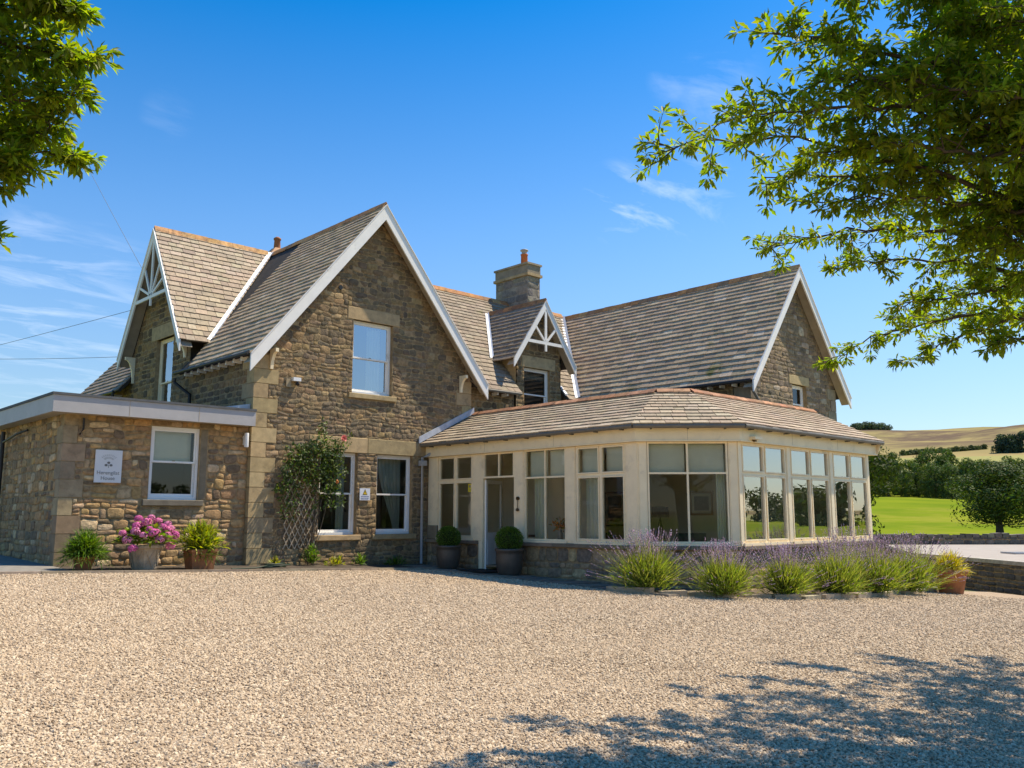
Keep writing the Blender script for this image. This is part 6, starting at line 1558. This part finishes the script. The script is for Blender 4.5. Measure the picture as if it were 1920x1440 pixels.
WL = empty('wall_light', (-0.12, 0.1, 3.15), label='white cylindrical wall light in the corner beside the quoins', cat='lamp')
MB().lathe([(0.055, 0), (0.06, 0.02), (0.06, 0.36), (0.055, 0.38)], 16, (-0.14, 0.02, 3.14)).build('tube', M['plastic'], WL); MB().box(-0.19, 0.08, 3.2, -0.09, 0.15, 3.45).build('bracket', M['plastic'], WL)
c = on_y(555, 716, -0.1); FL = empty('flood_light', (c.x, -0.02, c.z), label='small white security light on the tall gable', cat='lamp')
MB().box(c.x - 0.11, -0.16, c.z + 0.02, c.x + 0.13, -0.02, c.z + 0.12).build('housing', M['plastic'], FL); MB().box(c.x - 0.27, -0.05, c.z - 0.16, c.x - 0.12, -0.018, c.z + 0.08).build('back_plate', material('stone_box', (0.33, 0.26, 0.16), 0.8), FL)
mb = MB(); mb.lathe([(0.02, 0), (0.06, 0.03), (0.05, 0.09), (0.03, 0.1)], 12, (c.x + 0.05, -0.10, c.z - 0.10)); mb.build('sensor', M['black'], FL)
ps = P2(0.55, 3.20, 0.30); F2 = empty('flood_light', ps, label='small cream lamp on the conservatory fascia at the bay corner', cat='lamp')
mb = MB(); pbox(mb, P2, 0.40, 0.75, 3.20, 3.27, 0.10, 0.26); mb.build('housing', M['cream'], F2); mb = MB(); pbox(mb, P2, 0.52, 0.60, 3.15, 3.20, 0.10, 0.18); mb.build('arm', M['brass'], F2)
DP = empty('downpipe', (5.75, -0.1, gz(5.75, 0)), label='pale grey downpipe in the corner by the conservatory', cat='pipe')
MB().tube([(6.05, -0.36, 3.44), (6.0, -0.33, 3.30), (5.85, -0.16, 3.18), (5.72, -0.10, 3.12), (5.72, -0.10, gz(5.7, 0) + 0.05)], 0.045, 10).build('pipe', M['greypipe'], DP)
MB().box(5.62, -0.19, 2.86, 5.82, -0.02, 3.02).build('hopper', M['greypipe'], DP)
DM = empty('door_mat', (5.35, -3.25, gz(5.35, -3.25)), label='dark mat on the paving in front of the open door', cat='mat')
MB().obox((4.95, -3.85, gz(4.95, -3.85) + 0.055), (0.95, 0, -0.031), (0, 1.15, 0.029), (0, 0, 0.025)).build('mat', material('coir_mat', (0.035, 0.03, 0.025), 0.95, bump=0.8, b_scale=120), DM)
HS = empty('garden_hose', (-0.4, -1.0, gz(-0.4, -1.0)), label='loose coil of dark green hose by the corner quoins', cat='hose')
mb = MB(); q = []
for k in range(60):
    a = k * 0.33; r_ = 0.20 + 0.06 * math.sin(k * 0.21); q.append(Vector((0.25 + r_ * 1.5 * math.cos(a), -1.1 + r_ * math.sin(a), gz(0.2, -1.1) + 0.05 + 0.0016 * k)))
q += [Vector((-0.4, -1.3, gz(-0.4, -1.3) + 0.05)), Vector((-1.1, -1.45, gz(-1.1, -1.4) + 0.045))]
mb.tube(q, 0.018, 6); mb.build('hose', material('hose', (0.03, 0.05, 0.03), 0.5), HS)
def wire(p, q, sag, label, r=0.009):
    p, q = Vector(p), Vector(q); w = empty('overhead_wire', p, label=label, cat='wire', group='overhead wires at the left')
    mb = MB(); pts_ = []
    for k in range(25): t = k / 24; pts_.append(p.lerp(q, t) - Z * sag * 4 * t * (1 - t))
    mb.tube(pts_, r, 5); mb.build('cable', material('cable', (0.20, 0.22, 0.25), 0.7), w)
wire((-0.42, 7.5, 9.5), at(60, 100, 60), 0.2, 'thin overhead wire slanting up behind the left tree')
wire((-0.42, 8.2, 8.3), at(-350, 730, 60), 0.1, 'thin overhead wire running left from the cross gable')
wire((-0.42, 9.3, 6.8), at(-400, 650, 60), 0.3, 'lowest overhead wire, level with the cross gable eaves')

# ---------------------------------------------------------------- inside the conservatory
def picture(o, u, s0, s1, z0, z1, label, art, frame_col=(0.30, 0.19, 0.07)):
    P = plane_of(o, u); t = empty('framed_picture', P((s0 + s1) / 2, z0, 0.02), label=label, cat='picture')
    mb = MB(); frame_bars(mb, P, s0, s1, z0, z1, 0.012, 0.05, 0.06); mb.build('frame', material('gilt_frame', frame_col, 0.5, n_scale=20, n_amt=0.2), t)
    mb = MB(); pbox(mb, P, s0 + 0.06, s1 - 0.06, z0 + 0.06, z1 - 0.06, 0.012, 0.03); mb.build('mount', M['blind'], t)
    mb = MB(); pbox(mb, P, s0 + 0.15, s1 - 0.15, z0 + 0.15, z1 - 0.15, 0.031, 0.033); mb.build('print', art, t)
dark_art = material('dark_print', (0.06, 0.06, 0.055), 0.6, n_scale=9, n_detail=5, color2=(0.16, 0.15, 0.12))
picture((13.2, 0, 0), (0, -1, 0), 4.85, 5.72, 1.33, 2.10, 'gold framed picture on the wall behind the bay window', dark_art)
picture((13.2, 0, 0), (0, -1, 0), 1.15, 2.1, 0.95, 2.15, 'large dark picture seen through the casement window', dark_art, (0.10, 0.07, 0.04))
LP = empty('floor_lamp', (10.0, -6.0, -0.09), label='tripod floor lamp with dark drum shade behind the bay window', cat='lamp')
mb = MB(); mb.lathe([(0.26, 1.27), (0.24, 1.58)], 24, (10.0, -6.0, 0.0)); mb.build('shade', material('dark_shade', (0.03, 0.03, 0.028), 0.8), LP)
for k in range(3):
    a = k * 2.1 + 0.4; MB().tube([(10.0 + 0.34 * math.cos(a), -6.0 + 0.34 * math.sin(a), -0.09), (10.0, -6.0, 1.28)], 0.018, 6).build('leg', M['black'], LP)
def table(x, y, sx, sy, h, label, col=(0.09, 0.05, 0.025)):
    t = empty('side_table', (x, y, -0.09), label=label, cat='table'); m = material('dark_wood', col, 0.5, n_scale=5, n_amt=0.3, stretch=(1, 6, 1))
    MB().box(-sx, -sy, h - 0.05, sx, sy, h).build('tabletop', m, t, False)
    for a in (-1, 1):
        for b_ in (-1, 1): MB().box(a * (sx - 0.08) - 0.03, b_ * (sy - 0.08) - 0.03, 0, a * (sx - 0.08) + 0.03, b_ * (sy - 0.08) + 0.03, h - 0.052).build('leg', m, t, False)
    return t
table(7.2, -2.9, 0.45, 0.7, 0.85, 'dark wooden hall table inside the open door', (0.16, 0.06, 0.025))
table(11.3, -8.6, 0.7, 0.5, 0.75, 'dark table inside the garden front windows')
table(9.2, -7.0, 0.4, 0.4, 0.55, 'low dark table under the floor lamp')
def armchair(x, y, rz, label, col):
    t = empty('armchair', (x, y, -0.09), rz, label, 'chair', 'armchairs in the conservatory'); m = material('chair_cloth', col, 0.9, n_scale=12, n_amt=0.15)
    MB().box(-0.32, -0.36, 0.16, 0.32, 0.36, 0.46).build('seat', m, t, False); MB().add([(-0.42, 0.30, 0.16), (0.42, 0.30, 0.16), (0.42, 0.48, 0.16), (-0.42, 0.48, 0.16), (-0.38, 0.42, 0.98), (0.38, 0.42, 0.98), (0.38, 0.56, 0.98), (-0.38, 0.56, 0.98)], [(0, 1, 5, 4), (1, 2, 6, 5), (2, 3, 7, 6), (3, 0, 4, 7), (4, 5, 6, 7), (3, 2, 1, 0)]).build('backrest', m, t, False)
    for s in (-1, 1):
        MB().box(min(s * 0.33, s * 0.45), -0.36, 0.16, max(s * 0.33, s * 0.45), 0.29, 0.64).build('arm', m, t, False)
        for q in (-0.3, 0.38): MB().lathe([(0.02, 0), (0.03, 0.16)], 8, (s * 0.36, q, 0)).build('leg', M['black'], t, False)
armchair(7.9, -8.4, 2.4, 'dark green armchair by the bay window', (0.03, 0.05, 0.025)); armchair(9.8, -8.9, -2.6, 'dark armchair at the left garden window', (0.05, 0.045, 0.04)); armchair(12.9, -8.9, 0.6, 'dark armchair at the right garden window', (0.05, 0.045, 0.04)); armchair(7.2, -6.9, 1.0, 'dark green armchair inside the casement window', (0.03, 0.05, 0.025))
VS = empty('flower_vase', P0(5.45, 0.66, -0.26), label='vase of dried orange flowers on the inner sill', cat='vase')
MB().lathe([(0.05, 0), (0.075, 0.06), (0.07, 0.20), (0.05, 0.26), (0.06, 0.28)], 16).build('vase', material('grey_vase', (0.22, 0.21, 0.19), 0.4), VS, False)
n = 130; v = rs.normal(size=(n, 3)); v[:, 2] = np.abs(v[:, 2]) + 0.5; v /= np.linalg.norm(v, axis=1)[:, None]; p = v * rs.uniform(0.05, 0.34, n)[:, None] + np.array([0, 0, 0.26])
fr = frames(v + rs.normal(0, 0.5, v.shape), rs.normal(size=v.shape)) * rs.uniform(0.07, 0.14, n)[:, None, None]
col = np.where(rs.rand(n, 1) < 0.45, np.array([[0.50, 0.17, 0.04]]), np.array([[0.25, 0.20, 0.06]])) * rs.uniform(0.6, 1.4, (n, 1))
tag(scatter_mesh('dried_flowers', LEAF_V, LEAF_F, fr, p, M['leaf'], VS, col, False), kind='stuff')
MB().box(6.2, -8.0, 0.605, 6.42, -4.2, 0.645).build('inner_sill', M['cream'], CON)

# ---------------------------------------------------------------- stones and slates: the largest in view one by one
flush_pieces({'stone': 'stonework', 'slate': 'slating'})
